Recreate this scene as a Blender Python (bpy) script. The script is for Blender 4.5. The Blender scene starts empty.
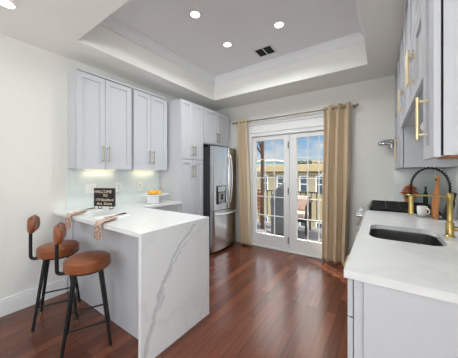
import bpy, bmesh, math, random
from mathutils import Vector, Matrix
random.seed(4)
S = bpy.context.scene
COL = S.collection
PI = math.pi

# ------------------------------------------------------------------ camera, world, sun, big lights, exposure
cam_d = bpy.data.cameras.new('camera')
cam = bpy.data.objects.new('camera', cam_d); COL.objects.link(cam)
cam.location = (0, 0, 1.3)
cam.rotation_euler = (PI / 2, 0, 0.6007)
cam_d.sensor_width = 36.0
cam_d.lens = 36.0 * 221.7 / 458.0
cam_d.shift_y = -(179.0 - 173.5) / 458.0
cam_d.clip_start = 0.02
S.camera = cam

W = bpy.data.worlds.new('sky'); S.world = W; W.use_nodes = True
wn = W.node_tree.nodes; wl = W.node_tree.links; wn.clear()
w_out = wn.new('ShaderNodeOutputWorld'); w_bg = wn.new('ShaderNodeBackground')
w_tc = wn.new('ShaderNodeTexCoord'); w_sep = wn.new('ShaderNodeSeparateXYZ')
w_map = wn.new('ShaderNodeMapping'); w_map.inputs['Scale'].default_value = (3.2, 3.2, 9.0); w_map.inputs['Location'].default_value = (0.75, 0.2, 0.3)
w_noise = wn.new('ShaderNodeTexNoise'); w_noise.inputs['Scale'].default_value = 1.6; w_noise.inputs['Detail'].default_value = 6
w_cl = wn.new('ShaderNodeValToRGB'); w_cl.color_ramp.elements[0].position = 0.44; w_cl.color_ramp.elements[1].position = 0.58
w_gr = wn.new('ShaderNodeValToRGB')
e = w_gr.color_ramp.elements
e[0].position = 0.0; e[0].color = (0.85, 0.9, 0.95, 1)
e[1].position = 0.5; e[1].color = (1.0, 0.97, 0.92, 1); e.new(0.22).color = (0.26, 0.52, 0.9, 1)
e.new(0.05).color = (0.75, 0.87, 0.97, 1); e.new(0.12).color = (0.36, 0.62, 0.93, 1)
w_mix = wn.new('ShaderNodeMixRGB'); w_mix.inputs['Color2'].default_value = (0.92, 0.95, 1.0, 1)
wl.new(w_tc.outputs['Generated'], w_sep.inputs[0]); wl.new(w_tc.outputs['Generated'], w_map.inputs[0])
wl.new(w_map.outputs[0], w_noise.inputs[0]); wl.new(w_noise.outputs['Fac'], w_cl.inputs[0])
wl.new(w_sep.outputs['Z'], w_gr.inputs[0]); wl.new(w_gr.outputs[0], w_mix.inputs['Color1'])
wl.new(w_cl.outputs[0], w_mix.inputs['Fac']); wl.new(w_mix.outputs[0], w_bg.inputs[0])
w_str = wn.new('ShaderNodeMapRange'); w_str.inputs['From Min'].default_value = 0.18; w_str.inputs['From Max'].default_value = 0.55   # upper sky, unseen through the doors, boosted to light the far end and floor
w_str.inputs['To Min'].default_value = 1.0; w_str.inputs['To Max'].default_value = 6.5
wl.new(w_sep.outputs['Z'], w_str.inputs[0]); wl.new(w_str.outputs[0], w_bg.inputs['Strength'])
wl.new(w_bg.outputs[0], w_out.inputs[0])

sun_d = bpy.data.lights.new('sun', 'SUN'); sun_d.energy = 15.0; sun_d.angle = 0.01; sun_d.color = (1, 0.93, 0.82)
sun = bpy.data.objects.new('sun', sun_d); COL.objects.link(sun)
sun.rotation_euler = Vector((0.70, -0.60, -0.95)).to_track_quat('-Z', 'Y').to_euler()

def area(name, loc, direction, sx, sy, power, color=(1, 1, 1), shape='RECTANGLE'):
    d = bpy.data.lights.new(name, 'AREA'); d.energy = power; d.color = color; d.shape = shape
    d.size = sx
    if shape in ('RECTANGLE', 'ELLIPSE'): d.size_y = sy
    o = bpy.data.objects.new(name, d); COL.objects.link(o); o.location = loc
    o.rotation_euler = Vector(direction).to_track_quat('-Z', 'Y').to_euler()
    return o
# added fills outside unseen rear and side openings, aimed up for ceiling bounce
area('rear_fill', (-0.4, -3.75, 1.45), (0, 0.3, 0.95), 3.6, 1.9, 270, (0.93, 0.99, 1.0))
area('side_fill', (2.36, -1.25, 1.35), (-0.75, 0.15, 0.6), 2.9, 2.0, 100, (0.93, 0.99, 1.0))

S.view_settings.view_transform = 'Standard'; S.view_settings.look = 'None'
S.view_settings.gamma = 1.0; S.view_settings.use_curve_mapping = False
S.view_settings.exposure = -0.38
S.cycles.use_denoising = True
S.cycles.max_bounces = 10; S.cycles.diffuse_bounces = 6; S.cycles.glossy_bounces = 5; S.cycles.transparent_max_bounces = 16
S.cycles.sample_clamp_indirect = 6.0
S.cycles.caustics_reflective = False; S.cycles.caustics_refractive = False
LAMP_W = 11.5

# ------------------------------------------------------------------ materials
def lin(c):
    return tuple(((v / 255) / 12.92 if v / 255 <= 0.04045 else ((v / 255 + 0.055) / 1.055) ** 2.4) for v in c) + (1,)
def mat(name, rgb, rough=0.5, metal=0.0, vary=0.03, nscale=20.0, bump=0.0, bscale=200.0, coat=0.0, stretch=None, emit=0.0):
    m = bpy.data.materials.new(name); m.use_nodes = True
    n = m.node_tree.nodes; l = m.node_tree.links; b = n['Principled BSDF']
    b.inputs['Roughness'].default_value = rough; b.inputs['Metallic'].default_value = metal
    c = lin(rgb)
    tc = n.new('ShaderNodeTexCoord'); mp = n.new('ShaderNodeMapping'); l.new(tc.outputs['Object'], mp.inputs[0])
    if stretch: mp.inputs['Scale'].default_value = stretch
    nz = n.new('ShaderNodeTexNoise'); nz.inputs['Scale'].default_value = nscale; nz.inputs['Detail'].default_value = 3
    l.new(mp.outputs[0], nz.inputs[0])
    rp = n.new('ShaderNodeValToRGB'); rp.color_ramp.elements[0].position = 0.3; rp.color_ramp.elements[1].position = 0.7
    rp.color_ramp.elements[0].color = tuple(v * (1 - vary) for v in c[:3]) + (1,)
    rp.color_ramp.elements[1].color = tuple(min(1, v * (1 + vary)) for v in c[:3]) + (1,)
    l.new(nz.outputs['Fac'], rp.inputs[0]); l.new(rp.outputs[0], b.inputs['Base Color'])
    if coat: b.inputs['Coat Weight'].default_value = coat
    if emit:
        b.inputs['Emission Color'].default_value = c; b.inputs['Emission Strength'].default_value = emit
    if bump:
        n2 = n.new('ShaderNodeTexNoise'); n2.inputs['Scale'].default_value = bscale; l.new(mp.outputs[0], n2.inputs[0])
        bp = n.new('ShaderNodeBump'); bp.inputs['Strength'].default_value = bump; bp.inputs['Distance'].default_value = 0.01
        l.new(n2.outputs['Fac'], bp.inputs['Height']); l.new(bp.outputs[0], b.inputs['Normal'])
    return m

M = {}
M['wall'] = mat('wall_paint', (221, 220, 215), 0.75, vary=0.01, bump=0.03)
M['ceil'] = mat('ceiling_paint', (238, 237, 233), 0.85, vary=0.01)
M['trayceil'] = mat('tray_ceiling_paint', (233, 234, 236), 0.85, vary=0.01)
M['white'] = mat('white_trim_paint', (226, 226, 226), 0.4, vary=0.01)
M['cab'] = mat('cabinet_paint', (192, 194, 199), 0.42, vary=0.01)
M['cabin'] = mat('cabinet_interior_shadow_gap', (60, 60, 62), 0.8)
M['nickel'] = mat('champagne_pull', (160, 148, 122), 0.3, 1.0)
M['rod'] = mat('rod_metal', (150, 138, 122), 0.4, 1.0)
M['brass'] = mat('brushed_brass', (190, 164, 104), 0.34, 1.0, vary=0.06)
M['gold'] = mat('polished_gold_pull', (228, 210, 174), 0.38, 1.0)
M['steel'] = mat('brushed_steel', (222, 224, 226), 0.22, 1.0, vary=0.05, nscale=30, stretch=(1, 1, 0.05))
M['sinksteel'] = mat('sink_steel', (136, 134, 132), 0.36, 1.0, vary=0.05)
M['darkside'] = mat('fridge_side_black', (38, 38, 40), 0.5)
M['satin'] = mat('satin_steel', (235, 236, 238), 0.42, 1.0)
M['chrome'] = mat('chrome', (210, 212, 215), 0.08, 1.0)
M['black'] = mat('black_metal', (16, 15, 15), 0.4, 0.3)
M['cast'] = mat('cast_iron', (18, 18, 19), 0.55)
M['blackglass'] = mat('black_enamel', (10, 10, 11), 0.15)
M['leather'] = mat('tan_leather', (122, 66, 33), 0.30, vary=0.2, nscale=9, bump=0.12, bscale=120)
M['linen'] = mat('curtain_linen', (212, 193, 165), 0.9, vary=0.06, nscale=60, bump=0.1, bscale=400)
M['whitegl'] = mat('white_ceramic', (235, 235, 235), 0.15)
M['plastic'] = mat('white_plastic', (232, 232, 228), 0.4)
M['slate'] = mat('chalkboard', (26, 24, 25), 0.8)
M['chalk'] = mat('chalk_letters', (225, 205, 180), 0.9)
M['bread'] = mat('golden_fruit', (222, 164, 52), 0.4, vary=0.15, nscale=30)
M['stemg'] = mat('fruit_stem', (120, 82, 36), 0.7)
M['acacia'] = mat('board_wood', (178, 116, 66), 0.5, vary=0.22, nscale=12, stretch=(6, 6, 0.8))
M['darkwood'] = mat('dark_wood_and_shade', (52, 34, 24), 0.5, vary=0.2)
M['underwood'] = mat('cabinet_underside_wood', (168, 106, 58), 0.5, vary=0.12, stretch=(1, 8, 1))
M['orange'] = mat('orange_petals', (222, 120, 40), 0.7, vary=0.25, nscale=60)
M['amberpot'] = mat('amber_glazed_pot', (186, 108, 58), 0.3, vary=0.15)
M['leafg'] = mat('green_leaf', (40, 60, 38), 0.6, vary=0.2)
M['vent'] = mat('vent_white', (220, 220, 220), 0.5)
M['void'] = mat('dark_void', (12, 12, 12), 0.9)
M['napkin'] = None
M['charger'] = mat('placemat_weave', (222, 222, 220), 0.7, vary=0.05, nscale=120, bump=0.2, bscale=300)
M['cutlery'] = mat('bronze_cutlery', (92, 66, 52), 0.35, 0.8)
M['socket'] = mat('socket_white', (205, 205, 202), 0.4)
M['greytray'] = mat('grey_tray', (150, 150, 150), 0.5)
M['lens'] = mat('lamp_lens', (255, 250, 240), 0.5, emit=12.0)
M['led'] = mat('led_diffuser', (255, 236, 190), 0.5, emit=3.0)
# outdoors
M['stucco'] = mat('tan_stucco', (176, 160, 128), 0.9, vary=0.05, nscale=3)
M['cornice'] = mat('tan_cornice', (184, 162, 120), 0.85, vary=0.05)
M['bwin'] = mat('dark_window_glass', (70, 80, 88), 0.2)
M['bwhite'] = mat('outdoor_white', (232, 232, 228), 0.7)
M['btan'] = mat('outdoor_pale_siding', (200, 192, 170), 0.9)
M['teal'] = mat('teal_glass_block', (120, 160, 168), 0.4)
M['treeg'] = mat('dark_foliage', (44, 56, 44), 0.9, vary=0.4, nscale=4)
M['cover'] = mat('grill_cover_grey', (84, 85, 90), 0.8, vary=0.12, nscale=6)
M['bark'] = mat('brown_timber', (92, 60, 46), 0.85, vary=0.25, nscale=10, stretch=(4, 4, 0.6))
M['redwood'] = mat('red_brown_timber', (140, 86, 56), 0.8, vary=0.2, nscale=8, stretch=(1, 8, 8))
M['deck'] = mat('deck_boards', (62, 59, 63), 0.7, vary=0.08)
M['pinkcush'] = mat('pale_pink_cushion', (206, 178, 164), 0.9, vary=0.05)
M['wicker'] = mat('dark_wicker', (44, 38, 36), 0.8, vary=0.3, nscale=90)
M['brick'] = mat('house_outside', (190, 180, 165), 0.9)

def glass_mat():
    m = bpy.data.materials.new('door_glass'); m.use_nodes = True
    n = m.node_tree.nodes; l = m.node_tree.links; n.clear()
    o = n.new('ShaderNodeOutputMaterial'); mx = n.new('ShaderNodeMixShader'); t = n.new('ShaderNodeBsdfTransparent'); g = n.new('ShaderNodeBsdfGlossy')
    g.inputs['Roughness'].default_value = 0.02; lw = n.new('ShaderNodeLayerWeight'); lw.inputs['Blend'].default_value = 0.5
    pw = n.new('ShaderNodeMath'); pw.operation = 'POWER'; pw.inputs[1].default_value = 5.0; l.new(lw.outputs['Facing'], pw.inputs[0])
    fr = n.new('ShaderNodeMath'); fr.operation = 'MULTIPLY_ADD'; fr.inputs[1].default_value = 0.6; fr.inputs[2].default_value = 0.03; l.new(pw.outputs[0], fr.inputs[0])
    t.inputs['Color'].default_value = (0.95, 0.97, 0.97, 1)
    l.new(fr.outputs[0], mx.inputs[0]); l.new(t.outputs[0], mx.inputs[1]); l.new(g.outputs[0], mx.inputs[2]); l.new(mx.outputs[0], o.inputs[0])
    return m
M['glass'] = glass_mat()

def floor_mat():
    m = bpy.data.materials.new('floor_planks'); m.use_nodes = True
    n = m.node_tree.nodes; l = m.node_tree.links; b = n['Principled BSDF']
    tc = n.new('ShaderNodeTexCoord'); mp = n.new('ShaderNodeMapping'); mp.inputs['Rotation'].default_value = (0, 0, PI / 2)
    l.new(tc.outputs['Object'], mp.inputs[0])
    br = n.new('ShaderNodeTexBrick'); l.new(mp.outputs[0], br.inputs[0])
    br.offset = 0.37; br.offset_frequency = 2
    br.inputs['Scale'].default_value = 1.0; br.inputs['Brick Width'].default_value = 0.75; br.inputs['Row Height'].default_value = 0.085
    br.inputs['Mortar Size'].default_value = 0.0012; br.inputs['Mortar Smooth'].default_value = 0.2; br.inputs['Bias'].default_value = 0.0
    br.inputs['Color1'].default_value = (0, 0, 0, 1); br.inputs['Color2'].default_value = (1, 1, 1, 1); br.inputs['Mortar'].default_value = (0, 0, 0, 1)
    rp = n.new('ShaderNodeValToRGB'); e = rp.color_ramp.elements
    e[0].position = 0.0; e[0].color = lin((86, 46, 33)); e[1].position = 1.0; e[1].color = lin((122, 70, 48))
    e.new(0.45).color = lin((97, 53, 38)); e.new(0.82).color = lin((106, 58, 41))
    l.new(br.outputs['Color'], rp.inputs[0])
    mp2 = n.new('ShaderNodeMapping'); mp2.inputs['Scale'].default_value = (30, 1.6, 1); l.new(tc.outputs['Object'], mp2.inputs[0])
    nz = n.new('ShaderNodeTexNoise'); nz.inputs['Scale'].default_value = 1.5; nz.inputs['Detail'].default_value = 6; l.new(mp2.outputs[0], nz.inputs[0])
    mr = n.new('ShaderNodeMapRange'); mr.inputs['To Min'].default_value = 0.6; mr.inputs['To Max'].default_value = 1.35; l.new(nz.outputs['Fac'], mr.inputs[0])
    mu = n.new('ShaderNodeMixRGB'); mu.blend_type = 'MULTIPLY'; mu.inputs['Fac'].default_value = 1
    l.new(rp.outputs[0], mu.inputs['Color1']); l.new(mr.outputs[0], mu.inputs['Color2'])
    mo = n.new('ShaderNodeMixRGB'); mo.inputs['Color2'].default_value = lin((40, 18, 14))
    l.new(br.outputs['Fac'], mo.inputs['Fac']); l.new(mu.outputs[0], mo.inputs['Color1'])
    l.new(mo.outputs[0], b.inputs['Base Color'])
    b.inputs['Roughness'].default_value = 0.24
    b.inputs['Specular Tint'].default_value = (1.0, 0.82, 0.74, 1); b.inputs['Specular IOR Level'].default_value = 0.7
    b.inputs['Coat Weight'].default_value = 0.12; b.inputs['Coat Roughness'].default_value = 0.16
    bp = n.new('ShaderNodeBump'); bp.inputs['Strength'].default_value = 0.12; bp.inputs['Distance'].default_value = 0.004
    l.new(nz.outputs['Fac'], bp.inputs['Height']); l.new(bp.outputs[0], b.inputs['Normal'])
    return m
M['floor'] = floor_mat()

def quartz_mat(name, strands=None):
    """White quartz with soft grey veins; strands: polylines (y, z) of bold veins on a panel."""
    m = bpy.data.materials.new(name); m.use_nodes = True
    n = m.node_tree.nodes; l = m.node_tree.links; b = n['Principled BSDF']
    b.inputs['Roughness'].default_value = 0.16
    tc = n.new('ShaderNodeTexCoord')
    nz = n.new('ShaderNodeTexNoise'); nz.inputs['Scale'].default_value = 1.3; nz.inputs['Detail'].default_value = 4; l.new(tc.outputs['Object'], nz.inputs[0])
    wv = n.new('ShaderNodeMath'); wv.operation = 'SUBTRACT'; wv.inputs[1].default_value = 0.5; l.new(nz.outputs['Fac'], wv.inputs[0])
    ab = n.new('ShaderNodeMath'); ab.operation = 'ABSOLUTE'; l.new(wv.outputs[0], ab.inputs[0])
    rp = n.new('ShaderNodeValToRGB'); rp.color_ramp.elements[0].position = 0.0; rp.color_ramp.elements[0].color = (0.09, 0.09, 0.09, 1)
    rp.color_ramp.elements[1].position = 0.03; rp.color_ramp.elements[1].color = (0, 0, 0, 1); l.new(ab.outputs[0], rp.inputs[0])
    fac = rp.outputs[0]
    if strands:
        sp = n.new('ShaderNodeSeparateXYZ'); l.new(tc.outputs['Object'], sp.inputs[0])
        n2 = n.new('ShaderNodeTexNoise'); n2.inputs['Scale'].default_value = 14; n2.inputs['Detail'].default_value = 4; l.new(tc.outputs['Object'], n2.inputs[0])
        ctr = n.new('ShaderNodeMath'); ctr.operation = 'SUBTRACT'; ctr.inputs[1].default_value = 0.5; l.new(n2.outputs['Fac'], ctr.inputs[0])
        for pts, amp, width, dark in strands:
            # y as a function of z through a ramp of values
            z0, z1 = pts[0][1], pts[-1][1]
            mr = n.new('ShaderNodeMapRange'); mr.inputs['From Min'].default_value = z0; mr.inputs['From Max'].default_value = z1
            l.new(sp.outputs['Z'], mr.inputs[0])
            cr = n.new('ShaderNodeValToRGB'); el = cr.color_ramp.elements
            vals = [((z - z0) / (z1 - z0), y / 2) for y, z in pts]
            el[0].position = vals[0][0]; el[0].color = (vals[0][1],) * 3 + (1,)
            el[1].position = vals[-1][0]; el[1].color = (vals[-1][1],) * 3 + (1,)
            for p, v in vals[1:-1]: el.new(p).color = (v, v, v, 1)
            l.new(mr.outputs[0], cr.inputs[0])
            a = n.new('ShaderNodeMath'); a.operation = 'MULTIPLY_ADD'; a.inputs[1].default_value = -2.0
            l.new(cr.outputs[0], a.inputs[0]); l.new(sp.outputs['Y'], a.inputs[2])
            a2 = n.new('ShaderNodeMath'); a2.operation = 'MULTIPLY_ADD'; a2.inputs[1].default_value = amp
            l.new(ctr.outputs[0], a2.inputs[0]); l.new(a.outputs[0], a2.inputs[2])
            a3 = n.new('ShaderNodeMath'); a3.operation = 'ABSOLUTE'; l.new(a2.outputs[0], a3.inputs[0])
            w = n.new('ShaderNodeMapRange'); w.inputs['From Min'].default_value = 0.0; w.inputs['From Max'].default_value = width
            w.inputs['To Min'].default_value = dark; w.inputs['To Max'].default_value = 0.0; l.new(a3.outputs[0], w.inputs[0])
            mx = n.new('ShaderNodeMath'); mx.operation = 'MAXIMUM'; l.new(fac, mx.inputs[0]); l.new(w.outputs[0], mx.inputs[1]); fac = mx.outputs[0]
    mix = n.new('ShaderNodeMixRGB'); mix.inputs['Color1'].default_value = lin((222, 223, 223)); mix.inputs['Color2'].default_value = lin((120, 120, 124))
    l.new(fac, mix.inputs['Fac']); l.new(mix.outputs[0], b.inputs['Base Color'])
    return m
M['quartz'] = quartz_mat('white_quartz')
# strand coordinates relative to the countertop's origin (y0 = 0.886)
vein = [(0.90, 0.05), (0.926, 0.145), (0.972, 0.238), (1.007, 0.346), (1.072, 0.496), (1.119, 0.583), (1.182, 0.684), (1.27, 0.765), (1.40, 0.86)]
vein2 = [(0.92, 0.05), (0.95, 0.145), (0.99, 0.238), (1.04, 0.346), (1.09, 0.496), (1.15, 0.583), (1.25, 0.70), (1.36, 0.765), (1.56, 0.86)]
vein3 = [(1.42, 0.0), (1.50, 0.10), (1.58, 0.30), (1.62, 0.45)]
M['quartzvein'] = quartz_mat('white_quartz_bold_vein', [(vein, 0.10, 0.024, 0.46), (vein2, 0.12, 0.016, 0.34), (vein3, 0.1, 0.012, 0.25)])

def tile_mat(name, axis):
    m = bpy.data.materials.new(name); m.use_nodes = True
    n = m.node_tree.nodes; l = m.node_tree.links; b = n['Principled BSDF']
    tc = n.new('ShaderNodeTexCoord'); mp = n.new('ShaderNodeMapping'); l.new(tc.outputs['Object'], mp.inputs[0])
    mp.inputs['Rotation'].default_value = (PI / 2, 0, 0) if axis == 'x' else (PI / 2, 0, PI / 2)
    sp = n.new('ShaderNodeSeparateXYZ'); cb = n.new('ShaderNodeCombineXYZ'); l.new(tc.outputs['Object'], sp.inputs[0])
    l.new(sp.outputs['X' if axis == 'x' else 'Y'], cb.inputs['X']); l.new(sp.outputs['Z'], cb.inputs['Y'])
    br = n.new('ShaderNodeTexBrick'); l.new(cb.outputs[0], br.inputs[0])
    br.inputs['Scale'].default_value = 1; br.inputs['Brick Width'].default_value = 0.15; br.inputs['Row Height'].default_value = 0.075
    br.inputs['Mortar Size'].default_value = 0.0016
    br.inputs['Color1'].default_value = lin((208, 216, 215)); br.inputs['Color2'].default_value = lin((214, 221, 219)); br.inputs['Mortar'].default_value = lin((222, 226, 224))
    l.new(br.outputs['Color'], b.inputs['Base Color']); b.inputs['Roughness'].default_value = 0.15
    return m
M['tilex'] = tile_mat('glass_tile_back', 'x'); M['tiley'] = tile_mat('glass_tile_side', 'y')

def napkin_mat():
    m = mat('patterned_napkin', (206, 182, 168), 0.9)
    n = m.node_tree.nodes; l = m.node_tree.links; b = n['Principled BSDF']
    tc = n.new('ShaderNodeTexCoord'); v = n.new('ShaderNodeTexVoronoi'); v.inputs['Scale'].default_value = 45; l.new(tc.outputs['Object'], v.inputs[0])
    rp = n.new('ShaderNodeValToRGB'); rp.color_ramp.elements[0].position = 0.2; rp.color_ramp.elements[0].color = lin((132, 94, 80))
    rp.color_ramp.elements[1].position = 0.6; rp.color_ramp.elements[1].color = lin((196, 170, 156)); l.new(v.outputs['Distance'], rp.inputs[0])
    l.new(rp.outputs[0], b.inputs['Base Color'])
    return m
M['napkin'] = napkin_mat()
def add_translucency(m, amount):
    n = m.node_tree.nodes; l = m.node_tree.links; b = n['Principled BSDF']; out = n['Material Output']
    t = n.new('ShaderNodeBsdfTranslucent'); l.new(b.inputs['Base Color'].links[0].from_socket, t.inputs['Color'])
    mx = n.new('ShaderNodeMixShader'); mx.inputs[0].default_value = amount
    l.new(b.outputs[0], mx.inputs[1]); l.new(t.outputs[0], mx.inputs[2]); l.new(mx.outputs[0], out.inputs['Surface'])
add_translucency(M['linen'], 0.05)

# ------------------------------------------------------------------ mesh helpers
class MB:
    def __init__(self): self.bm = bmesh.new()
    def _add(self, fn, mtx=None):
        r = fn()
        vs = r['verts'] if isinstance(r, dict) else r
        if mtx is not None: bmesh.ops.transform(self.bm, matrix=mtx, verts=vs)
        return vs
    def box(self, x0, x1, y0, y1, z0, z1, bevel=0.0, seg=2, mtx=None):
        mt = Matrix.Translation(((x0 + x1) / 2, (y0 + y1) / 2, (z0 + z1) / 2)) @ Matrix.Diagonal((abs(x1 - x0), abs(y1 - y0), abs(z1 - z0), 1))
        vs = bmesh.ops.create_cube(self.bm, size=1, matrix=mt)['verts']
        if bevel:
            es = list({ed for v in vs for ed in v.link_edges})
            r = bmesh.ops.bevel(self.bm, geom=es, offset=bevel, segments=seg, profile=0.5, affect='EDGES')
            vs = list({v for f in r['faces'] for v in f.verts} | {v for v in vs if v.is_valid})
        if mtx is not None: bmesh.ops.transform(self.bm, matrix=mtx, verts=vs)
        return self
    def cyl(self, p0, p1, r0, r1=None, n=20, caps=True):
        p0 = Vector(p0); p1 = Vector(p1); r1 = r0 if r1 is None else r1
        d = p1 - p0; q = d.to_track_quat('Z', 'Y').to_matrix().to_4x4()
        bmesh.ops.create_cone(self.bm, cap_ends=caps, segments=n, radius1=r0, radius2=r1, depth=d.length, matrix=Matrix.Translation((p0 + p1) / 2) @ q)
        return self
    def tube(self, pts, r, n=10, closed=False):
        pts = [Vector(p) for p in pts]; rings = []
        N = len(pts); up = None
        for i, p in enumerate(pts):
            a = pts[i - 1] if (i > 0 or closed) else p; c = pts[(i + 1) % N] if (i < N - 1 or closed) else p
            t = (c - a).normalized()
            if up is None: up = t.orthogonal().normalized()
            up = (up - t * up.dot(t)).normalized(); s = t.cross(up)
            rr = r[i] if isinstance(r, (list, tuple)) else r
            rings.append([self.bm.verts.new(p + rr * (math.cos(2 * PI * k / n) * up + math.sin(2 * PI * k / n) * s)) for k in range(n)])
        for i in range(N if closed else N - 1):
            A = rings[i]; B = rings[(i + 1) % N]
            for k in range(n): self.bm.faces.new((A[k], A[(k + 1) % n], B[(k + 1) % n], B[k]))
        if not closed:
            self.bm.faces.new(rings[0][::-1]); self.bm.faces.new(rings[-1])
        return self
    def lathe(self, prof, c=(0, 0, 0), n=32, sx=1.0, sy=1.0):
        rings = []
        for r, z in prof:
            if r < 1e-6: rings.append([self.bm.verts.new((c[0], c[1], c[2] + z))])
            else: rings.append([self.bm.verts.new((c[0] + sx * r * math.cos(2 * PI * k / n), c[1] + sy * r * math.sin(2 * PI * k / n), c[2] + z)) for k in range(n)])
        for A, B in zip(rings, rings[1:]):
            for k in range(n):
                a = A[k % len(A)]; a2 = A[(k + 1) % len(A)]; b_ = B[k % len(B)]; b2 = B[(k + 1) % len(B)]
                f = [v for i, v in enumerate((a, a2, b2, b_)) if v not in (a, a2, b2, b_)[:i]]
                if len(f) > 2: self.bm.faces.new(f)
        return self
    def sphere(self, c, r, sx=1, sy=1, sz=1, n=16):
        bmesh.ops.create_uvsphere(self.bm, u_segments=n, v_segments=max(8, n // 2), radius=r, matrix=Matrix.Translation(c) @ Matrix.Diagonal((sx, sy, sz, 1)))
        return self
    def prism(self, poly, z0, z1):
        lo = [self.bm.verts.new((x, y, z0)) for x, y in poly]; hi = [self.bm.verts.new((x, y, z1)) for x, y in poly]
        n = len(poly)
        self.bm.faces.new(lo[::-1]); self.bm.faces.new(hi)
        for i in range(n): self.bm.faces.new((lo[i], lo[(i + 1) % n], hi[(i + 1) % n], hi[i]))
        return self
    def grid(self, fn, nu, nv):
        vs = [[self.bm.verts.new(fn(i / nu, j / nv)) for j in range(nv + 1)] for i in range(nu + 1)]
        for i in range(nu):
            for j in range(nv): self.bm.faces.new((vs[i][j], vs[i + 1][j], vs[i + 1][j + 1], vs[i][j + 1]))
        return self
    def build(self, name, m, parent=None, smooth=False, origin=None):
        bmesh.ops.recalc_face_normals(self.bm, faces=self.bm.faces)
        if origin is not None: bmesh.ops.translate(self.bm, vec=-Vector(origin), verts=self.bm.verts)
        me = bpy.data.meshes.new(name); self.bm.to_mesh(me); self.bm.free()
        if smooth:
            for p in me.polygons: p.use_smooth = True
            try: me.set_sharp_from_angle(angle=0.7)
            except Exception: pass
        me.materials.append(m)
        o = bpy.data.objects.new(name, me); COL.objects.link(o)
        if parent is not None: o.parent = parent
        elif origin is not None: o.location = origin
        return o

def thing(name, label, cat, loc=(0, 0, 0), rz=0.0, group=None):
    o = bpy.data.objects.new(name, None); COL.objects.link(o); o.empty_display_size = 0.1
    o.location = loc; o.rotation_euler = (0, 0, rz); o['label'] = label; o['category'] = cat
    if group: o['group'] = group
    return o
def tag(o, label, cat, group=None, kind=None):
    o['label'] = label; o['category'] = cat
    if group: o['group'] = group
    if kind: o['kind'] = kind
    return o
def struct(name, mb, m, label=None, smooth=False, parent=None):
    o = mb.build(name, m, parent, smooth)
    if parent is None:
        o['kind'] = 'structure'
        if label: o['label'] = label
    return o
def copy_tree(o, parent=None, loc=None, rz=None, label=None):
    c = o.copy(); COL.objects.link(c)
    if parent is not None: c.parent = parent
    if loc is not None: c.location = loc
    if rz is not None: c.rotation_euler = (0, 0, rz)
    if label: c['label'] = label
    for ch in list(o.children): copy_tree(ch, c)
    return c

# ------------------------------------------------------------------ dimensions
WL, WR, YB = -2.855, 0.53, 3.575
ZC, ZD = 2.575, 2.95
TX0, TX1, TY0, TY1 = -2.40, -0.128, 0.93, 3.05
YR = -3.6                      # living-room end of the room
XR = 2.2                       # side wall past the kitchen
DX0, DX1, DZ = -1.985, -0.505, 2.0   # door opening
TH = 0.25
PT, CT = 0.898, 0.93

# ------------------------------------------------------------------ setting
struct('floor', MB().box(WL - 0.1, XR + 0.1, YR - 0.1, YB + 0.02, -0.05, 0.0), M['floor'], 'dark reddish brown hardwood plank floor with a soft sheen')
struct('wall_left', MB().box(WL - 0.12, WL, YR, YB + TH, 0, 3.1), M['wall'], 'plain off-white wall on the left')
b = MB(); b.box(WL, DX0, YB, YB + TH, -0.039, 3.1); b.box(DX1, WR + 0.12, YB, YB + TH, -0.039, 3.1); b.box(DX0, DX1, YB, YB + TH, DZ, 3.1)
b.box(DX0, DX1, YB + 0.02, YB + 0.112, -0.25, -0.005)
struct('wall_back', b, M['wall'], 'off-white back wall around the balcony doors')
b = MB(); b.box(WR, WR + 0.12, 0.6, YB, 0, 3.1); b.box(WR, XR, 0.6, 0.72, 0, 3.1); b.box(XR, XR + 0.12, YR, -2.75, 0, 3.1); b.box(XR, XR + 0.12, 0.25, 0.72, 0, 3.1); b.box(XR, XR + 0.12, -2.75, 0.25, 0, 0.3); b.box(XR, XR + 0.12, -2.75, 0.25, 2.4, 3.1)  # unseen side opening added to admit the side fill
struct('wall_right', b, M['wall'], 'off-white right wall behind the sink run')
b = MB(); b.box(WL, XR, YR - 0.12, YR, 0, 0.45); b.box(WL, XR, YR - 0.12, YR, 2.4, 3.1); b.box(WL, -2.3, YR - 0.12, YR, 0.45, 2.4); b.box(1.5, XR, YR - 0.12, YR, 0.45, 2.4)
struct('wall_rear', b, M['wall'], 'wall with a wide window behind the viewpoint', 3.0)
b = MB()
b.box(WL, XR, YR, TY0, ZC, ZC + 0.02); b.box(WL, XR, TY1, YB, ZC, ZC + 0.02); b.box(WL, TX0, TY0, TY1, ZC, ZC + 0.02); b.box(TX1, XR, TY0, TY1, ZC, ZC + 0.02)
b.box(TX0 - 0.02, TX0, TY0 - 0.02, TY1 + 0.02, ZC + 0.02, ZD); b.box(TX1, TX1 + 0.02, TY0 - 0.02, TY1 + 0.02, ZC + 0.02, ZD)
b.box(TX0, TX1, TY0 - 0.02, TY0, ZC + 0.02, ZD); b.box(TX0, TX1, TY1, TY1 + 0.02, ZC + 0.02, ZD)
ceiling = struct('ceiling', b, M['ceil'], 'off-white dropped ceiling border with a raised tray')
struct('tray_panel', MB().box(TX0 - 0.02, TX1 + 0.02, TY0 - 0.02, TY1 + 0.02, ZD, ZD + 0.03), M['trayceil'], parent=ceiling)
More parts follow.
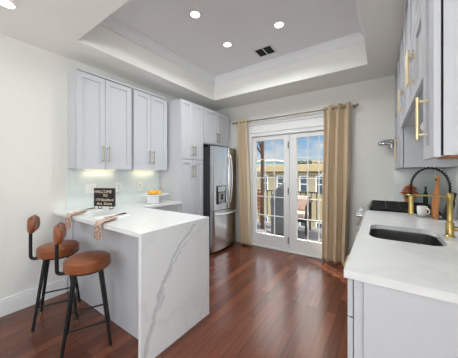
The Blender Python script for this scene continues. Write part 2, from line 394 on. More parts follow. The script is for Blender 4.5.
# crown moulding around the tray
def crown(name):
    b = MB()
    prof = [(0, 0), (0.0, -0.105), (0.012, -0.105), (0.016, -0.088), (0.03, -0.07), (0.042, -0.04), (0.062, -0.018), (0.07, -0.012), (0.07, 0)]
    corners = [(TX0, TY0, 1, 1), (TX1, TY0, -1, 1), (TX1, TY1, -1, -1), (TX0, TY1, 1, -1)]
    rings = [[b.bm.verts.new((x + sx * p, y + sy * p, ZD + q)) for p, q in prof] for x, y, sx, sy in corners]
    for i in range(4):
        A, B = rings[i], rings[(i + 1) % 4]
        for k in range(len(prof) - 1): b.bm.faces.new((A[k], A[k + 1], B[k + 1], B[k]))
    return struct(name, b, M['trayceil'], 'pale crown moulding around the raised ceiling tray')
crown('trim_1')
def base_board(name, x0, x1, y0, y1, label):
    b = MB(); b.box(x0, x1, y0, y1, 0, 0.125)
    if x1 - x0 > y1 - y0: b.box(x0, x1, y0 + 0.005, y1, 0.125, 0.155, 0.003)
    else: b.box(x0, x1 - 0.005, y0, y1, 0.125, 0.155, 0.003)
    struct(name, b, M['white'], label)
base_board('baseboard_left', WL, WL + 0.018, YR, 1.0, 'tall white baseboard along the left wall')
base_board('baseboard_back', -0.465, -0.13, YB - 0.018, YB, 'white baseboard right of the balcony doors')
# glass tile splashbacks
struct('wall_left_tile', MB().box(WL, WL + 0.01, 1.0, 2.235, PT, 1.36), M['tiley'], 'pale aqua glass tile between the left counter and cabinets')
struct('wall_right_tile', MB().box(WR - 0.01, WR, 0.96, YB - 0.011, CT - 0.02, 1.36), M['tiley'], 'pale aqua glass tile behind the faucet')
struct('wall_back_tile', MB().box(0.14, WR - 0.011, YB - 0.01, YB, CT - 0.02, 1.36), M['tilex'], 'pale aqua glass tile in the corner behind the range')

# ------------------------------------------------------------------ french doors
door = thing('door_1', 'white double french doors with glass panes onto the balcony', 'door', (0, YB, 0)); del door['category']; door['kind'] = 'structure'
b = MB(); y0 = YB - 0.02
b.box(DX0 - 0.035, DX0 + 0.045, y0, YB + 0.10, 0, DZ + 0.02, 0.004); b.box(DX1 - 0.045, DX1 + 0.035, y0, YB + 0.10, 0, DZ + 0.02, 0.004)
b.box(DX0 + 0.045, DX1 - 0.045, y0, YB + 0.10, DZ - 0.04, DZ + 0.02, 0.004)
b.build('door_frame', M['white'], door, origin=(0, YB, 0))
b = MB()
b.box(DX0 - 0.05, DX1 + 0.05, YB - 0.035, YB, DZ + 0.02, DZ + 0.05, 0.004)
b.box(DX0 - 0.04, DX1 + 0.04, YB - 0.022, YB, DZ + 0.05, DZ + 0.16, 0.004)
b.box(DX0 - 0.05, DX1 + 0.05, YB - 0.04, YB, DZ + 0.16, DZ + 0.185, 0.004); b.box(DX0 - 0.06, DX1 + 0.06, YB - 0.05, YB, DZ + 0.185, DZ + 0.235, 0.006)
b.build('head_casing', M['white'], door, origin=(0, YB, 0))
b = MB(); b.box(DX0 + 0.045, DX1 - 0.045, YB - 0.01, YB + 0.11, 0.0, 0.022, 0.004); b.build('threshold', M['white'], door, origin=(0, YB, 0))
mid = -1.245
def leaf(x0, x1, gx0, gx1):
    gz0, gz1 = 0.235, 1.88
    ya, yb = YB + 0.012, YB + 0.055
    b = MB()
    b.box(x0, gx0, ya, yb, 0.025, DZ - 0.043, 0.004); b.box(gx1, x1, ya, yb, 0.025, DZ - 0.043, 0.004)
    b.box(gx0, gx1, ya, yb, 0.025, gz0, 0.004); b.box(gx0, gx1, ya, yb, gz1, DZ - 0.043, 0.004)
    lf = b.build('door_leaf', M['white'], door, origin=(0, YB, 0))
    MB().box(gx0 - 0.004, gx1 + 0.004, YB + 0.031, YB + 0.035, gz0 - 0.004, gz1 + 0.004).build('glass_pane', M['glass'], lf, origin=(0, YB, 0))
    b = MB(); w = 0.0065
    for k in (1, 2):
        xm = gx0 + (gx1 - gx0) * k / 3; b.box(xm - w, xm + w, YB + 0.02, YB + 0.046, gz0, gz1, 0.003)
    for k in range(1, 5):
        zm = gz0 + (gz1 - gz0) * k / 5; b.box(gx0, gx1, YB + 0.022, YB + 0.044, zm - w, zm + w, 0.003)
    b.build('muntins', M['white'], lf, origin=(0, YB, 0))
    return lf
leafL = leaf(DX0 + 0.05, mid - 0.003, -1.865, -1.345)
leafR = leaf(mid + 0.003, DX1 - 0.05, -1.125, -0.62)
for z in (1.77, 1.01, 0.19):
    MB().cyl((mid - 0.02, YB + 0.004, z - 0.055), (mid - 0.02, YB + 0.004, z + 0.055), 0.008).build('hinge', M['darkwood'], door, True, origin=(0, YB, 0))

# ------------------------------------------------------------------ handles and shaker doors (local: width +X, front toward -Y)
def pull(parent, x, z0, z1, y, m, vertical=True, out=0.034, r=0.0055):
    b = MB()
    if vertical:
        b.cyl((x, y - out, z0), (x, y - out, z1), r, n=12)
        for z in (z0 + 0.018, z1 - 0.018): b.cyl((x, y, z), (x, y - out, z), r * 0.9, n=10)
    else:
        b.cyl((x, y - out, z0), (z1, y - out, z0), r, n=12)
        for q in (x + 0.02, z1 - 0.02): b.cyl((q, y, z0), (q, y - out, z0), r * 0.9, n=10)
    return b.build('handle', m, parent, True)
def shaker(parent, name, x0, x1, z0, z1, m, yf=-0.02, th=0.02, rail=0.055):
    b = MB()
    b.box(x0, x0 + rail, yf, yf + th, z0, z1, 0.0015, 1); b.box(x1 - rail, x1, yf, yf + th, z0, z1, 0.0015, 1)
    b.box(x0 + rail, x1 - rail, yf, yf + th, z0, z0 + rail, 0.0015, 1); b.box(x0 + rail, x1 - rail, yf, yf + th, z1 - rail, z1, 0.0015, 1)
    b.box(x0 + rail, x1 - rail, yf + 0.011, yf + th, z0 + rail, z1 - rail)
    return b.build(name, m, parent)
def carcass(parent, w, d, z0, z1, m=None, bottom=None):
    b = MB(); b.box(0, w, 0.003, d, z0, z1)
    o = b.build('carcass', m or M['cab'], parent)
    if bottom: MB().box(0.015, w - 0.015, 0.02, d, z0 - 0.004, z0).build('underside', bottom, parent)
    return o
LR = PI / 2                   # left-hand cabinets face +x
UZ0, UZ1 = 1.357, 2.40
UX = -2.63
for (ya, yb, lab) in ((1.013, 1.652, 'white two-door shaker wall cabinet nearest the stools, above the chalkboard sign'), (1.664, 2.226, 'white two-door shaker wall cabinet beside the tall pantry, above the cake stand')):
    w = yb - ya
    c = thing('wall_cabinet', lab, 'cabinet', (UX - 0.02, ya, 0), LR, 'left wall cabinets')
    carcass(c, w, UX - 0.02 - WL - 0.001, UZ0, UZ1)
    g = 0.004; m_ = w * 0.46
    d1 = shaker(c, 'door', g, m_ - g / 2, UZ0 - 0.008, UZ1 - 0.015, M['cab']); d2 = shaker(c, 'door', m_ + g / 2, w - g - 0.02, UZ0 - 0.008, UZ1 - 0.015, M['cab'])
    pull(d1, m_ - 0.032, 1.43, 1.615, -0.02, M['nickel']); pull(d2, m_ + 0.032, 1.43, 1.615, -0.02, M['nickel'])
    # warm light strip under the cabinet
    s = thing('cabinet_light_strip', 'slim warm light strip under the cabinet above the %s' % ('chalkboard sign' if ya < 1.5 else 'cake stand'), 'light strip', (WL + 0.06, (ya + yb) / 2, UZ0 - 0.012), 0, 'under-cabinet lights')
    b = MB(); b.box(-0.012, 0.012, -0.18, 0.18, 0.0, 0.011, 0.002); b.build('housing', M['plastic'], s)
    b = MB(); b.box(-0.009, 0.009, -0.175, 0.175, -0.003, 0.0); b.build('diffuser', M['led'], s)
    a = area('cabinet_strip_glow', (WL + 0.06, (ya + yb) / 2, UZ0 - 0.017), (0, 0, -1), 0.02, 0.34, 0.35, (1, 0.86, 0.6))
# scribe filler on the top
struct('trim_2', MB().box(WL, UX, 1.013, 2.226, UZ1, UZ1 + 0.022), M['cab'], 'flat white top moulding over the left wall cabinets')

# tall pantry
PNX = -2.38
p = thing('pantry_cabinet', 'tall white shaker pantry cabinet beside the refrigerator', 'cabinet', (PNX - 0.02, 2.25, 0), LR)
dep = PNX - 0.02 - WL - 0.001
w = 0.49
b = MB(); b.box(0, w, 0.003, dep, 0.1, 2.39); b.box(0, w, 0.05, dep, 0, 0.1); b.build('carcass', M['cab'], p)
for (a0, a1, hx) in ((0.004, w / 2 - 0.002, w / 2 - 0.03), (w / 2 + 0.002, w - 0.004, w / 2 + 0.03)):
    d = shaker(p, 'door', a0, a1, 1.515, 2.385, M['cab']); pull(d, hx, 1.57, 1.72, -0.02, M['nickel'])
    d = shaker(p, 'door', a0, a1, 0.11, 1.508, M['cab']); pull(d, hx, 1.24, 1.43, -0.02, M['nickel'])
p = thing('bridge_cabinet', 'short white shaker cabinet above the refrigerator', 'cabinet', (PNX - 0.02, 2.745, 0), LR)
w = 0.735
b = MB(); b.box(0, w, 0.003, dep, 1.79, 2.39); b.box(w - 0.018, w, -0.018, dep, 0.0, 1.79); b.build('carcass', M['cab'], p)
for (a0, a1, hx) in ((0.004, w / 2 - 0.002, w / 2 - 0.03), (w / 2 + 0.002, w - 0.004, w / 2 + 0.03)):
    d = shaker(p, 'door', a0, a1, 1.80, 2.385, M['cab']); pull(d, hx, 1.84, 2.01, -0.02, M['nickel'])

# ------------------------------------------------------------------ refrigerator
f = thing('refrigerator', 'stainless steel french-door refrigerator with freezer drawer below', 'refrigerator', (-2.17, 2.748, 0), LR)
w = 0.69
b = MB(); b.box(0, w, 0.085, 0.66, 0.03, 1.725, 0.004); b.build('body', M['darkside'], f)
b = MB(); b.box(0.03, w - 0.03, 0.10, 0.6, 0.0, 0.03); b.build('plinth', M['black'], f)
def fdoor(name, x0, x1, z0, z1, cutout=None):
    b = MB()
    def fn(u, v):
        x = x0 + (x1 - x0) * u
        e_ = min(u, 1 - u) * (x1 - x0)
        y = 0.022 * ((x - w / 2) / (w / 2)) ** 2 + (0.014 * (1 - min(1, e_ / 0.014)) ** 2)
        return (x, y, z0 + (z1 - z0) * v)
    nu = 24
    fr = [[b.bm.verts.new(fn(i / nu, j)) for j in (0, 1)] for i in range(nu + 1)]
    bk = [[b.bm.verts.new((fn(i / nu, j)[0], 0.08, fn(i / nu, j)[2])) for j in (0, 1)] for i in range(nu + 1)]
    for i in range(nu):
        b.bm.faces.new((fr[i][0], fr[i + 1][0], fr[i + 1][1], fr[i][1])); b.bm.faces.new((bk[i][0], bk[i][1], bk[i + 1][1], bk[i + 1][0]))
        for j in (0, 1): b.bm.faces.new((fr[i][j], fr[i + 1][j], bk[i + 1][j], bk[i][j]))
    for i in (0, nu): b.bm.faces.new((fr[i][0], fr[i][1], bk[i][1], bk[i][0]))
    return b.build(name, M['steel'], f, True)
half = 0.415
dl = fdoor('door', 0.003, half - 0.003, 0.70, 1.74); dr = fdoor('door', half + 0.003, w - 0.003, 0.70, 1.74)
dz = fdoor('freezer_drawer', 0.003, w - 0.003, 0.05, 0.69)
def bowed(parent, x, z0, z1):
    pts = []
    for i in range(17):
        t = i / 16; pts.append((x, 0.004 - 0.052 * math.sin(PI * min(1, max(0, t))) ** 0.5, z0 + (z1 - z0) * t))
    MB().tube(pts, 0.011, 10).build('handle', M['satin'], parent, True)
bowed(dl, half - 0.032, 0.80, 1.63); bowed(dr, half + 0.032, 0.80, 1.63)
pts = [(0.05 + (w - 0.1) * i / 16, 0.006 - 0.05 * math.sin(PI * i / 16) ** 0.5, 0.635) for i in range(17)]
MB().tube(pts, 0.014, 10).build('handle', M['satin'], dz, True)
# water and ice dispenser on the left door
b = MB(); b.box(0.085, 0.325, -0.002, 0.03, 0.80, 1.10, 0.004); dsp = b.build('dispenser', M['blackglass'], dl)
b = MB(); b.box(0.11, 0.30, -0.005, 0.0, 1.00, 1.085, 0.002); b.build('control_panel', M['steel'], dsp)
b = MB(); b.box(0.12, 0.29, -0.005, 0.0, 0.83, 0.985, 0.002); b.build('recess_liner', M['greytray'], dsp)
b = MB(); b.box(0.175, 0.235, -0.012, -0.005, 0.87, 0.965, 0.003); b.build('paddle', M['darkside'], dsp)
b = MB(); b.box(0.13, 0.28, -0.014, -0.002, 0.806, 0.818, 0.002); b.build('drip_tray', M['chrome'], dsp)
for x in (0.05, w - 0.05):
    MB().box(x - 0.035, x + 0.035, 0.03, 0.14, 1.726, 1.752, 0.004).build('hinge_cover', M['darkside'], f)

# ------------------------------------------------------------------ left counter, peninsula
PX, PY0, PY1 = -1.316, 0.886, 1.595
CXF = -2.36
ct = thing('peninsula_countertop', 'white veined quartz countertop with waterfall end on the peninsula', 'countertop', (WL, PY0, 0))
b = MB()
poly = [(WL + 0.012, PY0), (PX, PY0), (PX, PY1), (CXF, PY1), (CXF, 2.243), (WL + 0.012, 2.243)]
b.prism(poly, PT - 0.03, PT)
b.build('slab', M['quartz'], ct, origin=(WL, PY0, 0))
b = MB(); b.box(PX - 0.03, PX, PY0, PY1, 0.0, PT - 0.0301)
wf = b.build('waterfall_panel', M['quartzvein'], None)
wf.parent = ct; wf.matrix_parent_inverse = Matrix.Translation((-WL, -PY0, 0))
pc = thing('peninsula_cabinet', 'pale grey panelled cabinet base under the peninsula', 'cabinet', (WL, 1.03, 0))
b = MB(); b.box(WL + 0.001, PX - 0.031, 1.03, 1.575, 0.0, PT - 0.031); b.build('body', M['cab'], pc, origin=(WL, 1.03, 0))
b = MB(); b.box(WL + 0.03, WL + 0.11, 1.012, 1.03, 0, PT - 0.032); b.build('filler_stile', M['cab'], pc, origin=(WL, 1.03, 0))
lb = thing('base_cabinet', 'white base cabinet under the cake stand, against the pantry', 'cabinet', (CXF - 0.035, 1.63, 0), LR)
b = MB(); b.box(0, 0.612, 0.003, CXF - 0.035 - WL - 0.001, 0.1, PT - 0.031); b.box(0, 0.612, 0.05, 0.4, 0, 0.1); b.build('carcass', M['cab'], lb)
d = shaker(lb, 'drawer', 0.005, 0.607, 0.70, PT - 0.04, M['cab'], rail=0.04); pull(d, 0.22, 0.78, 0.39, -0.02, M['nickel'], False)
d = shaker(lb, 'door', 0.005, 0.304, 0.11, 0.692, M['cab']); pull(d, 0.27, 0.5, 0.65, -0.02, M['nickel'])
d = shaker(lb, 'door', 0.308, 0.607, 0.11, 0.692, M['cab']); pull(d, 0.34, 0.5, 0.65, -0.02, M['nickel'])

# outlets on the left tile
for i, (y, lab) in enumerate(((1.245, 'white double switch plate on the tile left of the chalkboard sign'), (1.58, 'white outlet plate on the tile just right of the chalkboard sign'), (1.897, 'white outlet plate on the tile above the cake stand'))):
    o = thing('wall_outlet', lab, 'outlet', (WL + 0.0105, y, 1.12), 0, 'outlets on the left tile')
    ww = 0.058 if i == 0 else 0.036
    MB().box(0, 0.006, -ww, ww, -0.058, 0.058, 0.002).build('cover_plate', M['plastic'], o)
    if i == 0:
        for q in (-0.023, 0.023): MB().box(0.006, 0.011, q - 0.015, q + 0.015, -0.033, 0.033, 0.002).build('rocker', M['whitegl'], o)
    else:
        for q in (-0.02, 0.02):
            s = MB().box(0.006, 0.009, -0.016, 0.016, q - 0.014, q + 0.014, 0.003).build('socket', M['socket'], o)

# ------------------------------------------------------------------ bar stools
def make_stool(label, loc, rz):
    s = thing('bar_stool', label, 'bar stool', loc, rz, 'leather bar stools at the peninsula')   # faces local +Y
    hs = 0.15
    b = MB()
    prof = [(0, 0.575), (0.14, 0.575), (0.150, 0.578), (0.154, 0.586), (0.156, 0.60), (0.156, 0.62), (0.155, 0.638), (0.152, 0.641), (0.152, 0.645), (0.148, 0.653), (0.138, 0.659), (0.10, 0.664), (0.05, 0.666), (0, 0.667)]
    b.lathe(prof, n=40); seat = b.build('seat', M['leather'], s, True)
    MB().tube([(0.1525 * math.cos(2 * PI * k / 40), 0.1525 * math.sin(2 * PI * k / 40), 0.6425) for k in range(40)], 0.0042, 8, True).build('piping', M['leather'], seat, True)
    MB().tube([(0.1545 * math.cos(2 * PI * k / 40), 0.1545 * math.sin(2 * PI * k / 40), 0.590) for k in range(40)], 0.0042, 8, True).build('piping', M['leather'], seat, True)
    b = MB(); b.lathe([(0, 0.562), (0.128, 0.562), (0.132, 0.566), (0.132, 0.575), (0, 0.575)], n=32); b.build('seat_plate', M['black'], s, True)
    tops = [(sx * 0.082, sy * 0.082) for sx, sy in ((-1, -1), (1, -1), (1, 1), (-1, 1))]
    feet = [(sx * hs, sy * hs) for sx, sy in ((-1, -1), (1, -1), (1, 1), (-1, 1))]
    for (tx, ty), (fx, fy) in zip(tops, feet):
        lg = MB().cyl((fx, fy, 0.012), (tx, ty, 0.565), 0.0105, 0.015, 14).build('leg', M['black'], s, True)
        MB().cyl((fx, fy, 0.0), (fx, fy, 0.016), 0.013, n=14).build('foot_cap', M['nickel'], lg, True)
    def at(i, z):
        t = (z - 0.012) / (0.565 - 0.012); return tuple(feet[i][k] + (tops[i][k] - feet[i][k]) * t for k in (0, 1)) + (z,)
    for i in range(4):
        MB().cyl(at(i, 0.19 if i % 2 else 0.165), at((i + 1) % 4, 0.19 if i % 2 else 0.165), 0.007, n=10).build('stretcher', M['black'], s, True)
    # back post: out from under the seat, round a bend and up to the pad
    yb = -0.19
    pts = [(0, -0.09, 0.560), (0, -0.155, 0.560)]
    for k in range(7):
        a = -PI / 2 - k / 6 * PI / 2; pts.append((0, -0.165 + 0.028 * math.cos(a), 0.588 + 0.028 * math.sin(a)))
    pts += [(0, yb - 0.004, 0.68), (0, yb - 0.004, 0.80), (0, yb + 0.008, 0.88)]
    MB().tube(pts, 0.0125, 12).build('back_post', M['black'], s, True)
    # curved padded backrest
    b = MB(); R0 = 0.20; nseg = 24; ring = 16
    prev = None
    rings = []
    for i in range(nseg + 1):
        t = -1 + 2 * i / nseg; a = -PI / 2 + t * 0.55
        sc = max(0.04, (1 - abs(t) ** 5)) ** 0.5
        cx, cy = R0 * math.cos(a), R0 * math.sin(a) + 0.015
        rr = []
        for k in range(ring):
            q = 2 * PI * k / ring; cc = math.copysign(abs(math.cos(q)) ** 0.65, math.cos(q)); ss = math.copysign(abs(math.sin(q)) ** 0.65, math.sin(q))
            rad = 0.029 * sc * cc; zz = 0.860 + 0.069 * sc * ss
            rr.append(b.bm.verts.new((cx + rad * math.cos(a), cy + rad * math.sin(a), zz)))
        rings.append(rr)
    for A, B in zip(rings, rings[1:]):
        for k in range(ring): b.bm.faces.new((A[k], A[(k + 1) % ring], B[(k + 1) % ring], B[k]))
    b.bm.faces.new(rings[0]); b.bm.faces.new(rings[-1])
    pad = b.build('backrest', M['leather'], s, True)
    b = MB(); pts = []
    for i in range(17):
        t = -0.72 + 1.44 * i / 16; a = -PI / 2 + t * 0.55; pts.append(((R0 + 0.001) * math.cos(a), (R0 + 0.001) * math.sin(a) + 0.015, 0.9285))
    MB().tube(pts, 0.003, 6).build('seam', M['darkwood'], pad, True)
    return s
rz = math.atan2(0.9, 0.43) - PI / 2
st = make_stool('tan leather bar stool with black legs nearest the left wall', (-2.41, 0.785, 0), rz)
copy_tree(st, None, (-1.872, 0.800, 0), rz, 'tan leather bar stool with black legs farther from the left wall, in front')

# ------------------------------------------------------------------ on the peninsula: sign, place settings, cake stand
sg = thing('chalkboard_sign', 'small black chalkboard sign with handwritten welcome on the peninsula', 'sign', (-2.57, 1.27, PT), math.radians(27))
b = MB(); b.box(-0.125, 0.125, -0.006, 0.006, 0.035, 0.235, 0.003); bd = b.build('board', M['slate'], sg)
b = MB(); e_ = 0.007
for (x0, x1, z0, z1) in ((-0.128, 0.128, 0.032, 0.032 + e_), (-0.128, 0.128, 0.238 - e_, 0.238), (-0.128, -0.128 + e_, 0.032, 0.238), (0.128 - e_, 0.128, 0.032, 0.238)): b.box(x0, x1, -0.009, 0.009, z0, z1, 0.002)
b.build('frame', M['darkwood'], sg)
for x in (-0.07, 0.07):
    b = MB(); b.cyl((x, -0.012, 0.0), (x, -0.004, 0.036), 0.004, n=8); b.cyl((x, -0.012, 0.004), (x, 0.05, 0.004), 0.004, n=8); b.cyl((x, 0.05, 0.004), (x, 0.008, 0.12), 0.003, n=8); b.build('easel_leg', M['black'], sg, True)
def text(body, x, z, size, parent, m, y=-0.0068):
    cu = bpy.data.curves.new('lettering', 'FONT'); cu.body = body; cu.size = size; cu.align_x = 'CENTER'; cu.extrude = 0.0004; cu.shear = 0.15
    tmp = bpy.data.objects.new('tmp', cu); COL.objects.link(tmp)
    bpy.context.view_layer.update()
    me = bpy.data.meshes.new_from_object(tmp.evaluated_get(bpy.context.evaluated_depsgraph_get()))
    bpy.data.objects.remove(tmp); me.materials.clear(); me.materials.append(m)
    o = bpy.data.objects.new('lettering', me); COL.objects.link(o); o.parent = parent; o.location = (x, y, z); o.rotation_euler = (PI / 2, 0, 0)
text('WELCOME', -0.02, 0.182, 0.045, bd, M['chalk']); text('TO', 0.01, 0.140, 0.04, bd, M['chalk'])
text('174 Bradford', 0.0, 0.092, 0.041, bd, M['chalk']); text('Ave. Street', 0.0, 0.05, 0.041, bd, M['chalk'])

def setting(x, y, rzz, where):
    pm = thing('placemat', 'white rectangular placemat on the peninsula %s' % where, 'placemat', (x, y, PT), rzz, 'placemats on the peninsula')
    b = MB(); b.box(-0.11, 0.11, -0.14, 0.14, 0.0, 0.006, 0.002); b.build('mat_body', M['charger'], pm)
    for (q0, q1, r0, r1) in ((-0.11, 0.11, -0.14, -0.132), (-0.11, 0.11, 0.132, 0.14)): MB().box(q0, q1, r0, r1, 0.006, 0.0085).build('hem', M['charger'], pm)
for (x, y, yaw, wh) in ((-2.575, 1.075, 0.2, 'nearest the left wall'), (-2.05, 1.075, 0.1, 'nearest the waterfall end')):
    setting(x, y, 0.0, wh)
def napkin(x, y_edge, where, tilt):
    n = MB()
    prof = [(0.17, 0.010), (0.10, 0.011), (0.04, 0.011), (0.008, 0.008), (-0.006, 0.002), (-0.009, -0.02), (-0.010, -0.05), (-0.011, -0.085), (-0.011, -0.11)]
    W_ = 0.115
    def fn(u, v):
        i = v * (len(prof) - 1); k = min(int(i), len(prof) - 2); t = i - k
        py = prof[k][0] + (prof[k + 1][0] - prof[k][0]) * t; pz = prof[k][1] + (prof[k + 1][1] - prof[k][1]) * t
        wv = 0.004 * math.sin(u * 9 + 1.3) + 0.003 * math.sin(u * 17)
        taper = 1.0 - 0.25 * (1 - v)
        return ((u - 0.5) * W_ * taper + tilt * py, py - (abs(wv) if pz < 0 else 0), pz + (abs(wv) if pz > 0 else 0) - (0.02 * (1 - abs(u - 0.5) * 2) if v > 0.97 else 0))
    n.grid(fn, 14, 32)
    o = n.build('napkin', M['napkin'], None, True); o.location = (x, y_edge, PT)
    md = o.modifiers.new('thick', 'SOLIDIFY'); md.thickness = 0.004; md.offset = 1
    tag(o, 'pinkish patterned napkin draped over the counter edge %s' % where, 'napkin', 'draped napkins')
napkin(-2.43, PY0 - 0.006, 'above the stool by the wall', -0.55); napkin(-1.86, PY0 - 0.006, 'closer to the waterfall end', -0.45)
def fork(x, y, ang, where):
    k = thing('table_knife', 'dark bronze knife lying on the placemat %s' % where, 'cutlery', (x, y, PT + 0.0095), ang, 'bronze knives')
    b = MB(); b.tube([(0, -0.02, 0.006), (0, 0.03, 0.008), (0, 0.085, 0.007), (0, 0.10, 0.006)], [0.004, 0.006, 0.007, 0.004], 10); b.build('handle', M['cutlery'], k, True)
    b = MB(); b.box(-0.007, 0.007, -0.13, -0.02, 0.002, 0.005, 0.001); b.build('blade', M['cutlery'], k)
fork(-2.62, 1.12, math.radians(25), 'nearest the left wall'); fork(-2.03, 1.12, math.radians(10), 'nearest the waterfall end')

ck = thing('cake_stand', 'white cake stand with a chunky pedestal on the left counter', 'cake stand', (-2.56, 1.93, PT), math.radians(35))
b = MB(); b.box(-0.08, 0.08, -0.075, 0.075, 0.0, 0.10, 0.004); b.build('pedestal', M['whitegl'], ck)
b = MB(); b.lathe([(0, 0.10), (0.165, 0.104), (0.19, 0.112), (0.192, 0.12), (0.186, 0.121), (0.16, 0.116), (0, 0.114)], n=48); b.build('plate', M['whitegl'], ck, True)
for i, (dx, dy, r) in enumerate(((-0.062, -0.005, 0.032), (0.0, -0.045, 0.034), (0.062, 0.0, 0.032), (0.0, 0.045, 0.033))):
    lab = ('golden fruit on the cake stand, end nearest the stools', 'golden fruit on the cake stand, foremost of the four', 'golden fruit on the cake stand, end nearest the pantry', 'golden fruit on the cake stand, closest to the tile')[i]
    q = math.radians(35); cx, cy = dx * math.cos(q) - dy * math.sin(q), dx * math.sin(q) + dy * math.cos(q)
    g = thing('golden_fruit', lab, 'fruit', (-2.56 + cx, 1.93 + cy, PT + 0.1165), 0, 'golden fruits')
    b = MB(); b.lathe([(0, 0), (r * 0.6, 0.002), (r * 0.95, 0.014), (r, 0.027), (r * 0.88, 0.042), (r * 0.6, 0.052), (r * 0.3, 0.057), (0, 0.058)], n=20); b.build('flesh', M['bread'], g, True)
    MB().tube([(0, 0, 0.057), (0.003, 0, 0.063), (0.007, 0, 0.069)], 0.002, 6).build('stem', M['stemg'], g, True)

# ------------------------------------------------------------------ right counter, sink, faucet
CX0, CY0, CY1 = -0.118, 0.955, 2.645
RXC = WR - 0.0105
SX0, SX1, SY0, SY1, SR = -0.06, 0.285, 1.525, 1.945, 0.075
def rrect(x0, x1, y0, y1, r, n=6):
    pts = []
    for cx, cy, a0 in ((x1 - r, y1 - r, 0), (x0 + r, y1 - r, PI / 2), (x0 + r, y0 + r, PI), (x1 - r, y0 + r, 3 * PI / 2)):
        for k in range(n + 1): pts.append((cx + r * math.cos(a0 + k / n * PI / 2), cy + r * math.sin(a0 + k / n * PI / 2)))
    return pts
def slab_with_hole(x0, x1, y0, y1, z0, z1, hole):
    b = MB(); n = len(hole); q = n // 4
    cs = [(x1, y1), (x0, y1), (x0, y0), (x1, y0)]
    for z, flip in ((z1, False), (z0, True)):
        H = [b.bm.verts.new((x, y, z)) for x, y in hole]; O = [b.bm.verts.new((x, y, z)) for x, y in cs]
        for s in range(4):
            seg = [H[s * q + k] for k in range(q)]
            for k in range(q - 1): b.bm.faces.new((O[s], seg[k], seg[k + 1]))
            b.bm.faces.new((O[s], seg[-1], H[((s + 1) * q) % n], O[(s + 1) % 4]))
        if z == z1: Ht, Ot = H, O
    b.bm.verts.ensure_lookup_table()
    for k in range(n): b.bm.faces.new((Ht[k], Ht[(k + 1) % n], H[(k + 1) % n], H[k]))
    for s in range(4): b.bm.faces.new((Ot[s], Ot[(s + 1) % 4], O[(s + 1) % 4], O[s]))
    return b
hole = rrect(SX0, SX1, SY0, SY1, SR)
o = slab_with_hole(CX0, RXC, CY0, CY1, CT - 0.03, CT, hole).build('sink_countertop', M['quartz'], None)
tag(o, 'white quartz countertop on the right with the sink cut into it', 'countertop')
b = MB(); b.box(CX0, RXC, 3.412, YB - 0.0105, CT - 0.03, CT); o = b.build('corner_countertop', M['quartz'], None); tag(o, 'narrow white countertop strip behind the range in the corner', 'countertop')
sk = thing('kitchen_sink', 'stainless undermount sink set in the right countertop', 'sink', ((SX0 + SX1) / 2, (SY0 + SY1) / 2, CT - 0.03))
ox, oy, oz = sk.location
b = MB(); hp = rrect(SX0 - 0.004, SX1 + 0.004, SY0 - 0.004, SY1 + 0.004, SR + 0.004); hb = rrect(SX0 + 0.02, SX1 - 0.02, SY0 + 0.02, SY1 - 0.02, SR)
ho = rrect(SX0 - 0.018, SX1 + 0.018, SY0 - 0.018, SY1 + 0.018, SR)
r0 = [b.bm.verts.new((x, y, CT - 0.0305)) for x, y in ho]; r1 = [b.bm.verts.new((x, y, CT - 0.0305)) for x, y in hp]
r2 = [b.bm.verts.new((x, y, CT - 0.20)) for x, y in hp]; r3 = [b.bm.verts.new((x, y, CT - 0.22)) for x, y in hb]
n_ = len(hp)
for A, B in ((r0, r1), (r1, r2), (r2, r3)):
    for k in range(n_): b.bm.faces.new((A[k], A[(k + 1) % n_], B[(k + 1) % n_], B[k]))
b.bm.faces.new(r3)
o = b.build('basin', M['sinksteel'], sk, True, origin=(ox, oy, oz)); md = o.modifiers.new('thick', 'SOLIDIFY'); md.thickness = 0.0015; md.offset = -1
b = MB(); b.lathe([(0, 0.002), (0.03, 0.002), (0.042, 0.004), (0.045, 0.0)], c=(0, 0.05, -0.189)); b.build('drain', M['chrome'], sk, True)

RR = -PI / 2                  # right-hand cabinets face -x; local +X runs toward -y
BX = CX0 + 0.03
bc = thing('sink_base_cabinet', 'light grey sink base cabinet whose end panel faces the camera', 'cabinet', (BX, CY1 - 0.002, 0), RR)
wB = CY1 - 0.002 - 0.972
b = MB(); b.box(0, wB, 0.003, 0.008, 0.1, CT - 0.031); b.box(0, 0.02, 0.008, RXC - BX - 0.002, 0.1, CT - 0.031); b.box(wB - 0.02, wB, 0.008, RXC - BX - 0.002, 0.0, CT - 0.031)
b.box(0, wB, 0.05, 0.12, 0.0, 0.1); b.box(0.02, wB - 0.02, 0.008, RXC - BX - 0.002, 0.1, 0.12)
# keep clear of the bowl
b.build('carcass', M['cab'], bc)
b = MB(); b.box(wB, wB + 0.010, 0.035, RXC - BX - 0.002, 0.0, CT - 0.031, 0.0015, 1); b.build('end_panel', M['cab'], bc)
x = 0.004
for (w0, kind) in ((0.55, 'd'), (0.55, 'd'), (wB - 1.108, 'r')):
    d = shaker(bc, 'drawer', x, x + w0 - 0.004, 0.745, CT - 0.042, M['cab'], rail=0.04); pull(d, x + w0 / 2 - 0.08, 0.86, x + w0 / 2 + 0.08, -0.02, M['gold'], False)
    d = shaker(bc, 'door', x, x + w0 - 0.004, 0.11, 0.738, M['cab']); pull(d, x + 0.05, 0.54, 0.70, -0.02, M['gold'])
    x += w0

